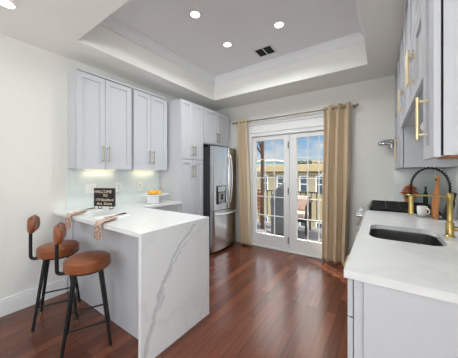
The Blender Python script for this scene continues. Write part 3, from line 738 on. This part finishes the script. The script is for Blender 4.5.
fc = thing('kitchen_faucet', 'brass spring-neck faucet with black coil beside the sink', 'faucet', (0.333, 1.80, CT))
b = MB(); b.lathe([(0, 0), (0.025, 0), (0.025, 0.006), (0.019, 0.012), (0.019, 0.08), (0.015, 0.086), (0.0125, 0.092), (0.0125, 0.215), (0.0155, 0.22), (0.0155, 0.25), (0.011, 0.256), (0, 0.256)], n=28); b.build('body', M['brass'], fc, True)
b = MB(); b.cyl((0.018, 0, 0.05), (0.05, -0.012, 0.05), 0.014, n=18); b.cyl((0.043, -0.01, 0.05), (0.052, -0.018, 0.135), 0.006, 0.0045, n=12); b.build('lever', M['brass'], fc, True)
arc = []
A0 = Vector((0, 0, 0.25)); top = 0.4; hw = 0.0885
for k in range(41):
    a = k / 40 * PI; arc.append(Vector((-hw + hw * math.cos(a), 0, 0.285 + 0.118 * math.sin(a))))
arc = [Vector((0, 0, 0.25))] + arc + [Vector((-2 * hw, 0, 0.23))]
MB().tube(arc, 0.0042, 10).build('hose', M['black'], fc, True)
# coil spring wound round the hose
L = [0.0]
for a, c in zip(arc, arc[1:]): L.append(L[-1] + (c - a).length)
tot = L[-1]; coil = []; turns = 26; npt = turns * 12
for i in range(npt + 1):
    s = tot * i / npt; k = 0
    while k < len(L) - 2 and L[k + 1] < s: k += 1
    t = (s - L[k]) / (L[k + 1] - L[k]); p_ = arc[k].lerp(arc[k + 1], t); d_ = (arc[k + 1] - arc[k]).normalized(); n1 = Vector((0, 1, 0)); n2 = d_.cross(n1)
    q = 2 * PI * turns * i / npt; coil.append(p_ + 0.0075 * (math.cos(q) * n1 + math.sin(q) * n2))
MB().tube(coil, 0.0021, 6).build('spring', M['black'], fc, True)
b = MB(); xs = -2 * hw
b.lathe([(0, 0.115), (0.0145, 0.115), (0.0155, 0.122), (0.013, 0.135), (0.0125, 0.225), (0.010, 0.235), (0, 0.235)], c=(xs, 0, 0), n=24); b.build('spray_head', M['brass'], fc, True)
b = MB(); b.cyl((0, 0, 0.236), (xs + 0.018, 0, 0.236), 0.005, n=12); b.tube([(xs + 0.018 * math.cos(2 * PI * k / 20), 0.018 * math.sin(2 * PI * k / 20), 0.236) for k in range(20)], 0.0045, 8, True); b.build('docking_arm', M['brass'], fc, True)

# items by the faucet
cx, cy = 0.292, 2.52
o = MB().lathe([(0, 0), (0.065, 0), (0.078, 0.004), (0.08, 0.012), (0.076, 0.013), (0.07, 0.008), (0, 0.006)], n=36).build('round_tray', M['greytray'], None, True); o.location = (cx + 0.03, cy - 0.01, CT)
tag(o, 'small round grey tray under the white mug', 'tray')
mg = thing('mug', 'white mug with handle on the small grey tray', 'mug', (cx + 0.0, cy - 0.01, CT + 0.0065), math.radians(-30)); mg.scale = (0.86, 0.86, 0.95)
b = MB(); b.lathe([(0, 0.0), (0.028, 0.0), (0.036, 0.012), (0.041, 0.04), (0.042, 0.086), (0.0395, 0.088), (0.0385, 0.084), (0.036, 0.02), (0.026, 0.008), (0, 0.007)], n=32); b.build('cup', M['whitegl'], mg, True)
b = MB(); b.tube([(0.039 + 0.024 * math.sin(PI * k / 10), -0.006, 0.047 + 0.026 * math.cos(PI * k / 10)) for k in range(11)], 0.005, 8); b.build('handle', M['whitegl'], mg, True)
def board(name, label, loc, rzz, lean, W_, Hh, m, hole_=True):
    o = thing(name, label, 'cutting board', loc, rzz)
    b = MB(); hw_ = W_ / 2
    poly = [(-hw_, 0), (hw_, 0), (hw_, Hh * 0.58), (hw_ * 0.8, Hh * 0.66), (0.028, Hh * 0.70), (0.024, Hh * 0.8), (0.024, Hh * 0.96), (0.012, Hh), (-0.012, Hh), (-0.024, Hh * 0.96), (-0.024, Hh * 0.8), (-0.028, Hh * 0.70), (-hw_ * 0.8, Hh * 0.66), (-hw_, Hh * 0.58)]
    b.prism(poly, -0.01, 0.01)
    bmesh.ops.rotate(b.bm, verts=b.bm.verts, cent=(0, 0, 0), matrix=Matrix.Rotation(PI / 2 - lean, 3, 'X'))
    mn = min(v.co.z for v in b.bm.verts); bmesh.ops.translate(b.bm, vec=(0, 0, -mn), verts=b.bm.verts)
    p_ = b.build('paddle', m, o)
    md = p_.modifiers.new('bev', 'BEVEL'); md.width = 0.003; md.segments = 2
    k = MB(); k.tube([(0.011 * math.cos(2 * PI * q / 16), -math.sin(lean) * 0 + Hh * 0.9 * math.sin(lean) - 0.011, Hh * 0.9 * math.cos(lean) + 0.011 * math.sin(2 * PI * q / 16)) for q in range(16)], 0.003, 6, True)
    k.build('hang_ring', M['black'], o, True)
    return o
board('cutting_board', 'warm brown wooden paddle board standing behind the mug', (0.362, 2.46, CT), math.radians(-86), math.radians(4), 0.13, 0.355, M['acacia'])
board('cutting_board', 'dark board shape standing in for the shadow behind the warm brown paddle board', (0.435, 2.50, CT), math.radians(-86), math.radians(15), 0.13, 0.22, M['darkwood'])  # dark shape added in place of a slight shadow beside the paddle

# orange flowers in the corner
fl = thing('orange_flower_pot', 'small pot of orange flowers in the corner behind the range', 'flowers', (0.29, 3.49, CT))
b = MB(); b.lathe([(0, 0), (0.04, 0), (0.05, 0.06), (0.062, 0.08), (0.057, 0.08), (0.05, 0.06), (0, 0.055)], n=24); b.build('pot', M['amberpot'], fl, True)
for i in range(20):
    a = i * 2.399; rr = 0.072 * math.sqrt((i + 0.3) / 20); x_, y_ = rr * math.cos(a), rr * math.sin(a) * 0.8; z_ = 0.085 + 0.15 * (1 - (rr / 0.075) ** 2) + random.uniform(-0.03, 0.015)
    b = MB()
    for ring_, (n_p, rad, tl) in enumerate(((9, 0.034, 0.25), (7, 0.024, 0.8), (4, 0.012, 1.2))):
        for k in range(n_p):
            q = 2 * PI * k / n_p + ring_ * 0.3
            mt = Matrix.Translation((x_, y_, z_)) @ Matrix.Rotation(q, 4, 'Z') @ Matrix.Rotation(-tl, 4, 'Y') @ Matrix.Translation((rad * 0.6, 0, 0)) @ Matrix.Diagonal((rad * 0.6, rad * 0.4, 0.003, 1))
            bmesh.ops.create_uvsphere(b.bm, u_segments=8, v_segments=5, radius=1, matrix=mt)
    b.build('blossom', M['orange'], fl, True)
    MB().cyl((x_ * 0.4, y_ * 0.4, 0.06), (x_, y_, z_), 0.0025, n=6).build('stem', M['leafg'], fl, True)
bt = thing('oil_bottle', 'slim dark bottle standing beside the orange flowers', 'bottle', (0.435, 3.47, CT))
b = MB(); b.lathe([(0, 0), (0.020, 0), (0.022, 0.005), (0.022, 0.12), (0.018, 0.14), (0.010, 0.16), (0.009, 0.195), (0, 0.195)], n=24); b.build('glass_body', M['leafg'], bt, True)
b = MB(); b.lathe([(0, 0.1952), (0.011, 0.1952), (0.011, 0.215), (0, 0.215)], n=20); b.build('cap', M['black'], bt, True)

# ------------------------------------------------------------------ range
rg = thing('gas_range', 'stainless gas range with black cooktop beyond the sink', 'range', (-0.125, 3.405, 0), RR)
wr = 0.755; dr_ = 0.6
b = MB(); b.box(0, wr, 0.0, dr_, 0.05, 0.895, 0.003); b.box(0.02, wr - 0.02, 0.04, dr_, 0, 0.05); b.build('body', M['steel'], rg)
b = MB(); b.box(0.0, wr, 0.005, dr_, 0.8955, 0.93, 0.006); b.build('cooktop', M['blackglass'], rg)
b = MB(); b.box(0.01, wr - 0.01, -0.03, 0.0, 0.21, 0.77, 0.004); dv = b.build('oven_door', M['steel'], rg)
b = MB(); b.box(0.12, wr - 0.12, -0.033, -0.03, 0.32, 0.62, 0.002); b.build('oven_window', M['blackglass'], dv)
b = MB(); b.cyl((0.05, -0.085, 0.735), (wr - 0.05, -0.085, 0.735), 0.013, n=14)
for q in (0.09, wr - 0.09): b.cyl((q, -0.03, 0.735), (q, -0.085, 0.735), 0.009, n=12)
b.build('handle', M['chrome'], dv, True)
b = MB(); b.box(0.01, wr - 0.01, -0.03, 0.0, 0.06, 0.2, 0.004); b.build('warming_drawer', M['steel'], rg)
b = MB(); b.box(0.0, wr, -0.035, 0.0, 0.785, 0.90, 0.004); b.build('control_panel', M['steel'], rg)
for k in range(5):
    x = 0.09 + k * (wr - 0.18) / 4
    b = MB(); b.cyl((x, -0.035, 0.852), (x, -0.045, 0.852), 0.026, n=20); b.cyl((x, -0.045, 0.852), (x, -0.085, 0.852), 0.021, 0.018, 20); b.box(x - 0.004, x + 0.004, -0.092, -0.085, 0.835, 0.870, 0.001); b.build('knob', M['chrome'], rg, True)
for (gx0, gx1) in ((0.02, wr / 3 - 0.004), (wr / 3 + 0.004, 2 * wr / 3 - 0.004), (2 * wr / 3 + 0.004, wr - 0.02)):
    b = MB(); z0, z1 = 0.945, 0.96; t = 0.012
    b.box(gx0, gx1, 0.03, 0.03 + t, z0, z1, 0.002); b.box(gx0, gx1, dr_ - 0.05, dr_ - 0.05 + t, z0, z1, 0.002); b.box(gx0, gx0 + t, 0.03, dr_ - 0.04, z0, z1, 0.002); b.box(gx1 - t, gx1, 0.03, dr_ - 0.04, z0, z1, 0.002)
    xm = (gx0 + gx1) / 2; b.box(xm - t / 2, xm + t / 2, 0.03, dr_ - 0.04, z0, z1, 0.002)
    for yy in (0.17, 0.29, 0.41): b.box(gx0, gx1, yy - t / 2, yy + t / 2, z0, z1, 0.002)
    for xx in (gx0, gx1 - t):
        for yy in (0.03, dr_ - 0.05): b.box(xx, xx + t, yy, yy + t, 0.931, z0)
    b.build('grate', M['cast'], rg)
for (bx, by) in ((0.13, 0.16), (0.13, 0.42), (wr / 2, 0.29), (wr - 0.13, 0.16), (wr - 0.13, 0.42)):
    b = MB(); b.lathe([(0, 0), (0.045, 0), (0.047, 0.006), (0.03, 0.012), (0, 0.012)], c=(bx, by, 0.9305), n=24); b.build('burner', M['cast'], rg, True)

# ------------------------------------------------------------------ right wall cabinets
RX = 0.15
def wallcab(name, label, ya, yb, z0, z1, tiers, pulls, bottom=None, pm=None):
    """ya < yb in world y; local X=0 is the far end (yb)."""
    w = yb - ya
    c = thing(name, label, 'cabinet', (RX + 0.022, yb, 0), RR, 'right wall cabinets')
    carcass(c, w, WR - RX - 0.022 - 0.001, z0, z1, None, bottom)
    for (a, b_, za, zb, hx, h0, h1) in tiers:
        d = shaker(c, 'door', a, b_, za, zb, M['cab'], yf=-0.022, rail=0.05)
        if hx is not None: pull(d, hx, h0, h1, -0.022, M['gold'], r=0.0065, out=0.03)
    return c
# near tall cabinet
NE = 1.264
c = wallcab('wall_cabinet', 'tall light grey wall cabinet nearest the camera, over the faucet', 1.03, NE, 1.362, ZC - 0.002, [(0.004, NE - 1.034, 1.357, ZC - 0.01, NE - 1.155, 1.435, 1.603)], None, M['underwood'])
MB().box(NE - 1.0345, NE - 1.03, -0.001, 0.003, 1.362, ZC - 0.01).build('shadow_gap', M['void'], c)
# two short two-tier cabinets over the open space, then the full-height corner one
def two_tier(label, ya, yb):
    w2 = yb - ya; h = w2 / 2
    wallcab('wall_cabinet', label, ya, yb, 1.725, ZC - 0.002,
            [(0.004, h - 0.002, 1.718, 2.065, h - 0.03, 1.785, 1.965), (h + 0.002, w2 - 0.004, 1.718, 2.065, h + 0.03, 1.785, 1.965),
             (0.004, h - 0.002, 2.072, ZC - 0.01, None, 0, 0), (h + 0.002, w2 - 0.004, 2.072, ZC - 0.01, None, 0, 0)], None)
two_tier('short light grey two-tier wall cabinet next to the tall near one, open space below', NE + 0.004, 1.87)
two_tier('short light grey two-tier wall cabinet next to the corner one, open space below', 1.874, 2.60)
w3 = YB - 0.002 - 2.604
wallcab('wall_cabinet', 'full-height light grey wall cabinet at the far corner, above the range', 2.604, YB - 0.002, 1.357, ZC - 0.002,
        [(0.004, w3 / 2 - 0.002, 1.357, 2.065, None, 0, 0), (w3 / 2 + 0.002, w3 - 0.004, 1.357, 2.065, w3 - 0.236, 1.45, 1.655),
         (0.004, w3 / 2 - 0.002, 2.072, ZC - 0.01, None, 0, 0), (w3 / 2 + 0.002, w3 - 0.004, 2.072, ZC - 0.01, None, 0, 0)], None)
pk = thing('puck_light', 'small white round light fixed to the side of the near wall cabinet', 'light', (0.168, NE + 0.0005, 1.505))
b = MB(); b.cyl((0, 0, 0), (0, 0.012, 0), 0.026, n=24); b.build('housing', M['plastic'], pk, True)
b = MB(); b.sphere((0, 0.012, 0), 0.023, 1, 0.4, 1); b.build('dome', M['whitegl'], pk, True)
# folded chrome pot filler on the back wall
pf = thing('pot_filler', 'chrome folding pot filler on the back wall beside the far cabinet', 'faucet', (0.118, YB, 1.705))
b = MB(); b.cyl((0, 0, 0), (0, -0.012, 0), 0.032, n=24); b.cyl((0, -0.012, 0), (0, -0.05, 0), 0.014, n=16); b.build('wall_flange', M['chrome'], pf, True)
b = MB(); b.sphere((0, -0.055, 0.0), 0.028); b.tube([(0, -0.055, 0.012), (-0.05, -0.075, 0.012), (-0.10, -0.10, 0.0), (-0.115, -0.105, -0.01)], 0.024, 12); b.build('first_arm', M['chrome'], pf, True)
b = MB(); b.sphere((-0.12, -0.105, -0.02), 0.032); b.tube([(-0.125, -0.105, -0.022), (-0.07, -0.13, -0.03), (-0.02, -0.145, -0.03), (-0.005, -0.15, -0.05), (-0.005, -0.15, -0.085)], 0.021, 12); b.build('second_arm', M['chrome'], pf, True)
b = MB(); b.cyl((0, -0.055, 0.0), (0.03, -0.07, 0.045), 0.005, n=10); b.build('valve_lever', M['chrome'], pf, True)

# ------------------------------------------------------------------ curtains and rod
CY = YB - 0.10
rod = thing('curtain_rod', 'slim metal curtain rod above the balcony doors', 'curtain rod', (-1.27, CY, 2.235))
MB().cyl((-1.0, 0, 0), (0.99, 0, 0), 0.011, n=16).build('pole', M['rod'], rod, True)
for sx in (-1, 1):
    MB().cyl((sx * 0.995, 0, 0), (sx * 1.02, 0, 0), 0.018, n=18).build('finial', M['rod'], rod, True)
    b = MB(); b.cyl((sx * 0.965, 0, 0), (sx * 0.965, 0.092, 0), 0.006, n=10); b.cyl((sx * 0.965, 0.092, 0), (sx * 0.965, 0.0995, 0), 0.022, n=18); b.build('bracket', M['rod'], rod, True)
def curtain(x0, x1, label, folds, bx0, bx1, seed):
    c = thing('curtain', label, 'curtain', ((x0 + x1) / 2, CY, 0), 0, 'beige curtains')
    cx = (x0 + x1) / 2; rnd = random.Random(seed); ph = [rnd.uniform(-0.5, 0.5) for _ in range(folds * 2 + 2)]
    ztop, zbot = 2.285, 0.015
    def fn(u, v):
        z = ztop + (zbot - ztop) * v
        xa = x0 + (bx0 - x0) * v; xb = x1 + (bx1 - x1) * v
        fl = 2 * PI * folds * u
        amp = 0.058 * (1 - 0.25 * v) + 0.008 * math.sin(3.1 * v + ph[int(u * folds)])
        yy = amp * math.sin(fl + 0.5 * v * ph[1]) + 0.008 * v * math.sin(2 * fl + 1.0 + 3 * v)
        xx = xa + (xb - xa) * (u + 0.35 / folds / (2 * PI) * math.sin(2 * fl) ) + 0.004 * math.sin(7 * v + 5 * u)
        return (xx - cx, yy, z)
    b = MB(); b.grid(fn, folds * 20, 48)
    o = b.build('fabric', M['linen'], c, True); md = o.modifiers.new('thick', 'SOLIDIFY'); md.thickness = 0.0025; md.offset = 0
    for k in range(folds * 2):
        u = (k + 0.0) / (folds * 2) + 0.001
        p_ = fn(u, (ztop - 2.235) / (ztop - zbot))
        MB().tube([(p_[0] + 0.001 * 0, 0 + 0.019 * math.cos(2 * PI * q / 18), 2.235 + 0.019 * math.sin(2 * PI * q / 18)) for q in range(18)], 0.004, 6, True).build('grommet', M['rod'], c, True)
curtain(-2.205, -1.985, 'beige linen curtain left of the balcony doors, beside the refrigerator', 3, -2.14, -1.90, 1)
curtain(-0.695, -0.335, 'beige linen curtain right of the balcony doors, beside the range', 3, -0.725, -0.385, 2)

# ------------------------------------------------------------------ ceiling lights and vent
def can(loc, label, watts=LAMP_W):
    r = thing('recessed_light', label, 'ceiling light', loc, 0, 'recessed ceiling lights')
    b = MB(); b.lathe([(0.044, -0.001), (0.064, -0.004), (0.066, -0.001), (0.066, 0.0), (0.044, 0.0)], n=36); b.build('trim_ring', M['plastic'], r, True)
    b = MB(); b.lathe([(0, -0.003), (0.044, -0.002), (0.044, 0.0), (0, 0.0)], n=32); b.build('lens', M['lens'], r, True)
    area('recessed_lamp', (loc[0], loc[1], loc[2] - 0.012), (0, 0, -1), 0.10, 0.10, watts, (0.96, 1.0, 0.99), 'DISK').data.spread = math.radians(150)
    return r
can((-1.59, 1.70, ZD), 'recessed ceiling light in the tray, biggest and closest to the viewpoint')
can((-1.62, 2.33, ZD), 'recessed ceiling light in the tray nearest the refrigerator side, behind the big one')
can((-0.934, 2.346, ZD), 'recessed ceiling light in the tray beside the air vent, toward the sink side')
can((-0.93, 1.71, ZD), 'recessed ceiling light in the tray above the viewpoint, out of the picture')
can((-2.32, 0.43, ZC), 'recessed ceiling light in the lower ceiling above the left wall', 1.2)
for (x, y) in ((-1.6, -0.6), (0.2, -0.6), (-1.6, -2.2), (0.6, -2.2)):  # extra unseen cans, added to light the room more evenly
    can((x, y, ZC), 'extra recessed ceiling light added in the lower ceiling behind the viewpoint', 3.0)
vt = thing('ceiling_vent', 'square ceiling air vent with two dark grilles in the tray', 'vent', (-1.288, 2.737, ZD))
b = MB(); b.box(-0.14, 0.14, -0.12, 0.12, -0.006, 0, 0.002); b.build('frame', M['vent'], vt)
for x0 in (-0.108, 0.008):
    g = MB().box(x0, x0 + 0.10, -0.088, 0.088, -0.0075, -0.006).build('grille', M['void'], vt)
    for k in range(8): MB().box(x0 + 0.002, x0 + 0.098, -0.078 + k * 0.0215, -0.075 + k * 0.0215, -0.010, -0.0075).build('louvre', M['darkside'], g)

# ------------------------------------------------------------------ balcony and outdoors
OY = YB + TH
ground_z = -3.2
struct('balcony_deck', MB().box(-4.2, 0.6, YB + 0.113, 5.75, -0.16, -0.04), M['deck'], 'greyish balcony deck outside the doors')
ry = 5.62
rl = thing('balcony_railing', 'black metal balcony railing beyond the doors', 'railing', (-1.8, ry, -0.04))
b = MB(); b.box(-2.4, 2.4, -0.025, 0.025, 0.86, 0.89, 0.004); b.build('top_rail', M['black'], rl)
b = MB(); b.box(-2.4, 2.4, -0.015, 0.015, 0.17, 0.195, 0.003); b.build('bottom_rail', M['black'], rl)
for k in range(37):
    x = -2.34 + k * 0.13; MB().box(x - 0.008, x + 0.008, -0.008, 0.008, 0.19, 0.862).build('baluster', M['black'], rl)
for x in (-2.4, 0.0, 2.4): MB().box(x - 0.025, x + 0.025, -0.025, 0.025, 0.0, 0.93, 0.003).build('post', M['black'], rl)
# timber post with Y braces
tp = thing('timber_post', 'brown timber post with forked braces on the balcony', 'post', (-2.40, 4.95, -0.04))
MB().box(-0.032, 0.032, -0.032, 0.032, 0, 2.4, 0.004).build('upright', M['bark'], tp)
for (dx, z0, z1) in ((-0.16, 1.78, 2.02), (-0.10, 1.86, 2.14)):
    b = MB(); b.tube([(0, 0, z0), (dx, 0, z1)], 0.024, 8); b.build('brace', M['bark'], tp, True)
ss = thing('sun_blocker', 'unseen canvas sheet added to block sun from the left door', 'sun blocker', (-3.0, 4.45, 2.4))  # added out of view to keep direct sun off the left door
MB().prism([(1.395, -0.545), (0.17, 0.505), (-1.2, 0.505), (-1.2, -0.545)], 0.0, 0.012).build('canvas', M['bwhite'], ss)
for (x, y) in ((1.395, -0.545), (0.17, 0.505), (-1.2, 0.505), (-1.2, -0.545)):
    b = MB(); b.tube([(x + 0.012 * math.cos(2 * PI * k / 14), y + 0.012 * math.sin(2 * PI * k / 14), 0.0125) for k in range(14)], 0.003, 6, True); b.build('corner_ring', M['chrome'], ss, True)
# red-brown slatted planter box at the left
pl = thing('slatted_bench', 'red-brown slatted wooden bench at the left end of the balcony', 'bench', (-2.95, 5.30, -0.04))
b = MB()
for k in range(5): b.box(-0.28, 0.28, -0.2 + k * 0.085, -0.135 + k * 0.085, 0.40, 0.43, 0.003)
b.build('seat', M['redwood'], pl)
b = MB()
for k in range(4): b.box(-0.28, 0.28, 0.21, 0.235, 0.45 + k * 0.095, 0.53 + k * 0.095, 0.003)
b.build('backrest', M['redwood'], pl)
for sx in (-0.25, 0.25):
    for sy in (-0.17, 0.19): MB().box(sx - 0.03, sx + 0.03, sy - 0.03, sy + 0.03, 0, 0.40, 0.003).build('leg', M['redwood'], pl)
    MB().box(sx - 0.03, sx + 0.03, 0.176, 0.209, 0.431, 0.83, 0.003).build('back_upright', M['redwood'], pl)
# covered grill
gr = thing('covered_grill', 'barbecue grill under a fitted grey cover outside the left door', 'grill', (-1.72, 4.62, -0.04), 0.15)
b = MB()
secs = [(0.08, 0.26, 0.22, 0), (0.5, 0.25, 0.21, 0), (0.78, 0.26, 0.21, 0), (0.90, 0.235, 0.195, 0.01), (1.02, 0.17, 0.17, 0.03), (1.12, 0.10, 0.12, 0.05), (1.17, 0.04, 0.06, 0.06)]
rings = []
for z, hx, hy, off in secs:
    ring = []
    for x, y in rrect(-hx, hx, -hy, hy, min(hx, hy) * 0.35, 5):
        wv = 0.008 * math.sin(8 * math.atan2(y, x) + z * 5); L_ = math.hypot(x, y); ring.append(b.bm.verts.new((x + off + wv * x / L_, y + wv * y / L_, z)))
    rings.append(ring)
for A, B in zip(rings, rings[1:]):
    for k in range(len(A)): b.bm.faces.new((A[k], A[(k + 1) % len(A)], B[(k + 1) % len(A)], B[k]))
b.bm.faces.new(rings[0][::-1]); b.bm.faces.new(rings[-1]); b.build('cover', M['cover'], gr, True)
for sx in (-0.2, 0.2):
    for sy in (-0.15, 0.15): MB().cyl((sx, sy, 0), (sx, sy, 0.09), 0.018, n=12).build('leg', M['black'], gr, True)
# patio chair
ch = thing('patio_armchair', 'dark patio armchair with pale pink cushion outside the right door', 'chair', (-1.62, 5.18, -0.04), 0.0)
b = MB(); b.box(-0.25, 0.25, -0.24, 0.26, 0.26, 0.34, 0.01); b.build('seat', M['wicker'], ch)
b = MB(); b.box(-0.22, 0.22, -0.25, 0.22, 0.34, 0.46, 0.03, 3); b.build('seat_cushion', M['pinkcush'], ch, True)
b = MB(); b.box(-0.25, 0.25, 0.24, 0.29, 0.34, 0.78, 0.01); b.build('backrest', M['wicker'], ch)
b = MB(); b.box(-0.21, 0.21, 0.14, 0.238, 0.465, 0.80, 0.03, 3); b.build('back_cushion', M['pinkcush'], ch, True)
for sx in (-1, 1):
    b = MB(); b.tube([(sx * 0.275, 0.27, 0.70), (sx * 0.275, 0.05, 0.70), (sx * 0.275, -0.18, 0.66), (sx * 0.275, -0.25, 0.60), (sx * 0.275, -0.26, 0.0)], 0.022, 10); b.build('armrest', M['wicker'], ch, True)
    MB().cyl((sx * 0.235, 0.24, 0), (sx * 0.235, 0.24, 0.26), 0.02, n=10).build('leg', M['wicker'], ch, True)
# street level and buildings beyond
struct('ground', MB().box(-40, 30, 5.9, 60, ground_z - 0.2, ground_z), M['deck'], 'paved ground far below the balcony')
def building(name, label, x0, x1, y0, y1, z1, wallm, cornices, wins, wz, ww, wh):
    o = thing(name, label, 'building', ((x0 + x1) / 2, y0, ground_z)); og = ((x0 + x1) / 2, y0, ground_z)
    MB().box(x0, x1, y0, y1, ground_z, z1).build('wall', wallm, o, origin=og)
    for (za, zb, out) in cornices: MB().box(x0 - out, x1 + out, y0 - out, y1, za, zb, 0.02).build('cornice', M['cornice'], o, origin=og)
    for xw in wins:
        for zw in wz:
            b = MB(); t = 0.08
            b.box(xw - ww / 2 - t, xw + ww / 2 + t, y0 - 0.05, y0, zw + wh, zw + wh + t); b.box(xw - ww / 2 - t, xw + ww / 2 + t, y0 - 0.07, y0, zw - t, zw)
            b.box(xw - ww / 2 - t, xw - ww / 2, y0 - 0.05, y0, zw, zw + wh); b.box(xw + ww / 2, xw + ww / 2 + t, y0 - 0.05, y0, zw, zw + wh); b.box(xw - ww / 2, xw + ww / 2, y0 - 0.04, y0, zw + wh / 2 - 0.03, zw + wh / 2 + 0.03)
            wo = b.build('window', M['bwhite'], o, origin=og)
            MB().box(xw - ww / 2, xw + ww / 2, y0 - 0.02, y0 - 0.005, zw, zw + wh).build('pane', M['bwin'], wo, origin=og)
    return o
building('tan_townhouse', 'tan stucco townhouse with cornice and white-framed windows across the street', -14, 4, 14, 22, 1.55, M['stucco'],
         [(1.42, 1.86, 0.35), (1.22, 1.34, 0.15)], [-12.2, -10.6, -9.0, -7.6, -6.6, -5.45, -3.95, -2.98, -1.6, 0, 1.6], (-2.6, 0.18), 0.38, 0.92)
building('pale_apartment_block', 'pale long apartment block on the horizon at left', -40, -8, 34, 42, 2.9, M['btan'], [(2.9, 3.2, 0.2)], [-30, -27, -24, -21, -18, -15, -12], (0.4,), 1.2, 1.2)
o = thing('teal_rooftop_building', 'small teal-grey building above the townhouse roofline', 'building', (-12.2, 28.5, ground_z)); 
MB().box(-1.6, 1.6, -3, 3, 0, 6.0).build('wall', M['teal'], o); MB().box(-1.7, 1.7, -3.1, 3.1, 6.0, 6.2).build('cornice', M['bwhite'], o)
MB().box(-0.9, 0.9, -3.03, -3.0, 4.4, 5.4).build('window', M['bwin'], o)
def tree(x, y, zc, r, label, seed):
    t = thing('tree', label, 'tree', (x, y, ground_z), 0, 'trees beyond the townhouse')
    rnd = random.Random(seed)
    MB().cyl((0, 0, 0), (0, 0, zc - ground_z), 0.3, 0.15, 10).build('trunk', M['bark'], t, True)
    b = MB()
    for k in range(26):
        a = rnd.uniform(0, 2 * PI); rr = r * rnd.uniform(0.1, 0.95); zz = rnd.uniform(-0.5, 0.6) * r * 0.55
        mt = Matrix.Translation((rr * math.cos(a), rr * math.sin(a) * 0.7, zc - ground_z + zz)) @ Matrix.Diagonal((1, 1, 0.8, 1))
        bmesh.ops.create_icosphere(b.bm, subdivisions=2, radius=r * rnd.uniform(0.18, 0.34), matrix=mt)
    for v in b.bm.verts: v.co += Vector((rnd.uniform(-1, 1), rnd.uniform(-1, 1), rnd.uniform(-1, 1))) * 0.09
    b.build('crown', M['treeg'], t)
tree(-7.9, 27, 2.2, 1.3, 'dark tree above the townhouse roof, left of the pair', 1); tree(-5.4, 30, 2.1, 1.2, 'dark tree above the townhouse roof, right of the pair', 2)
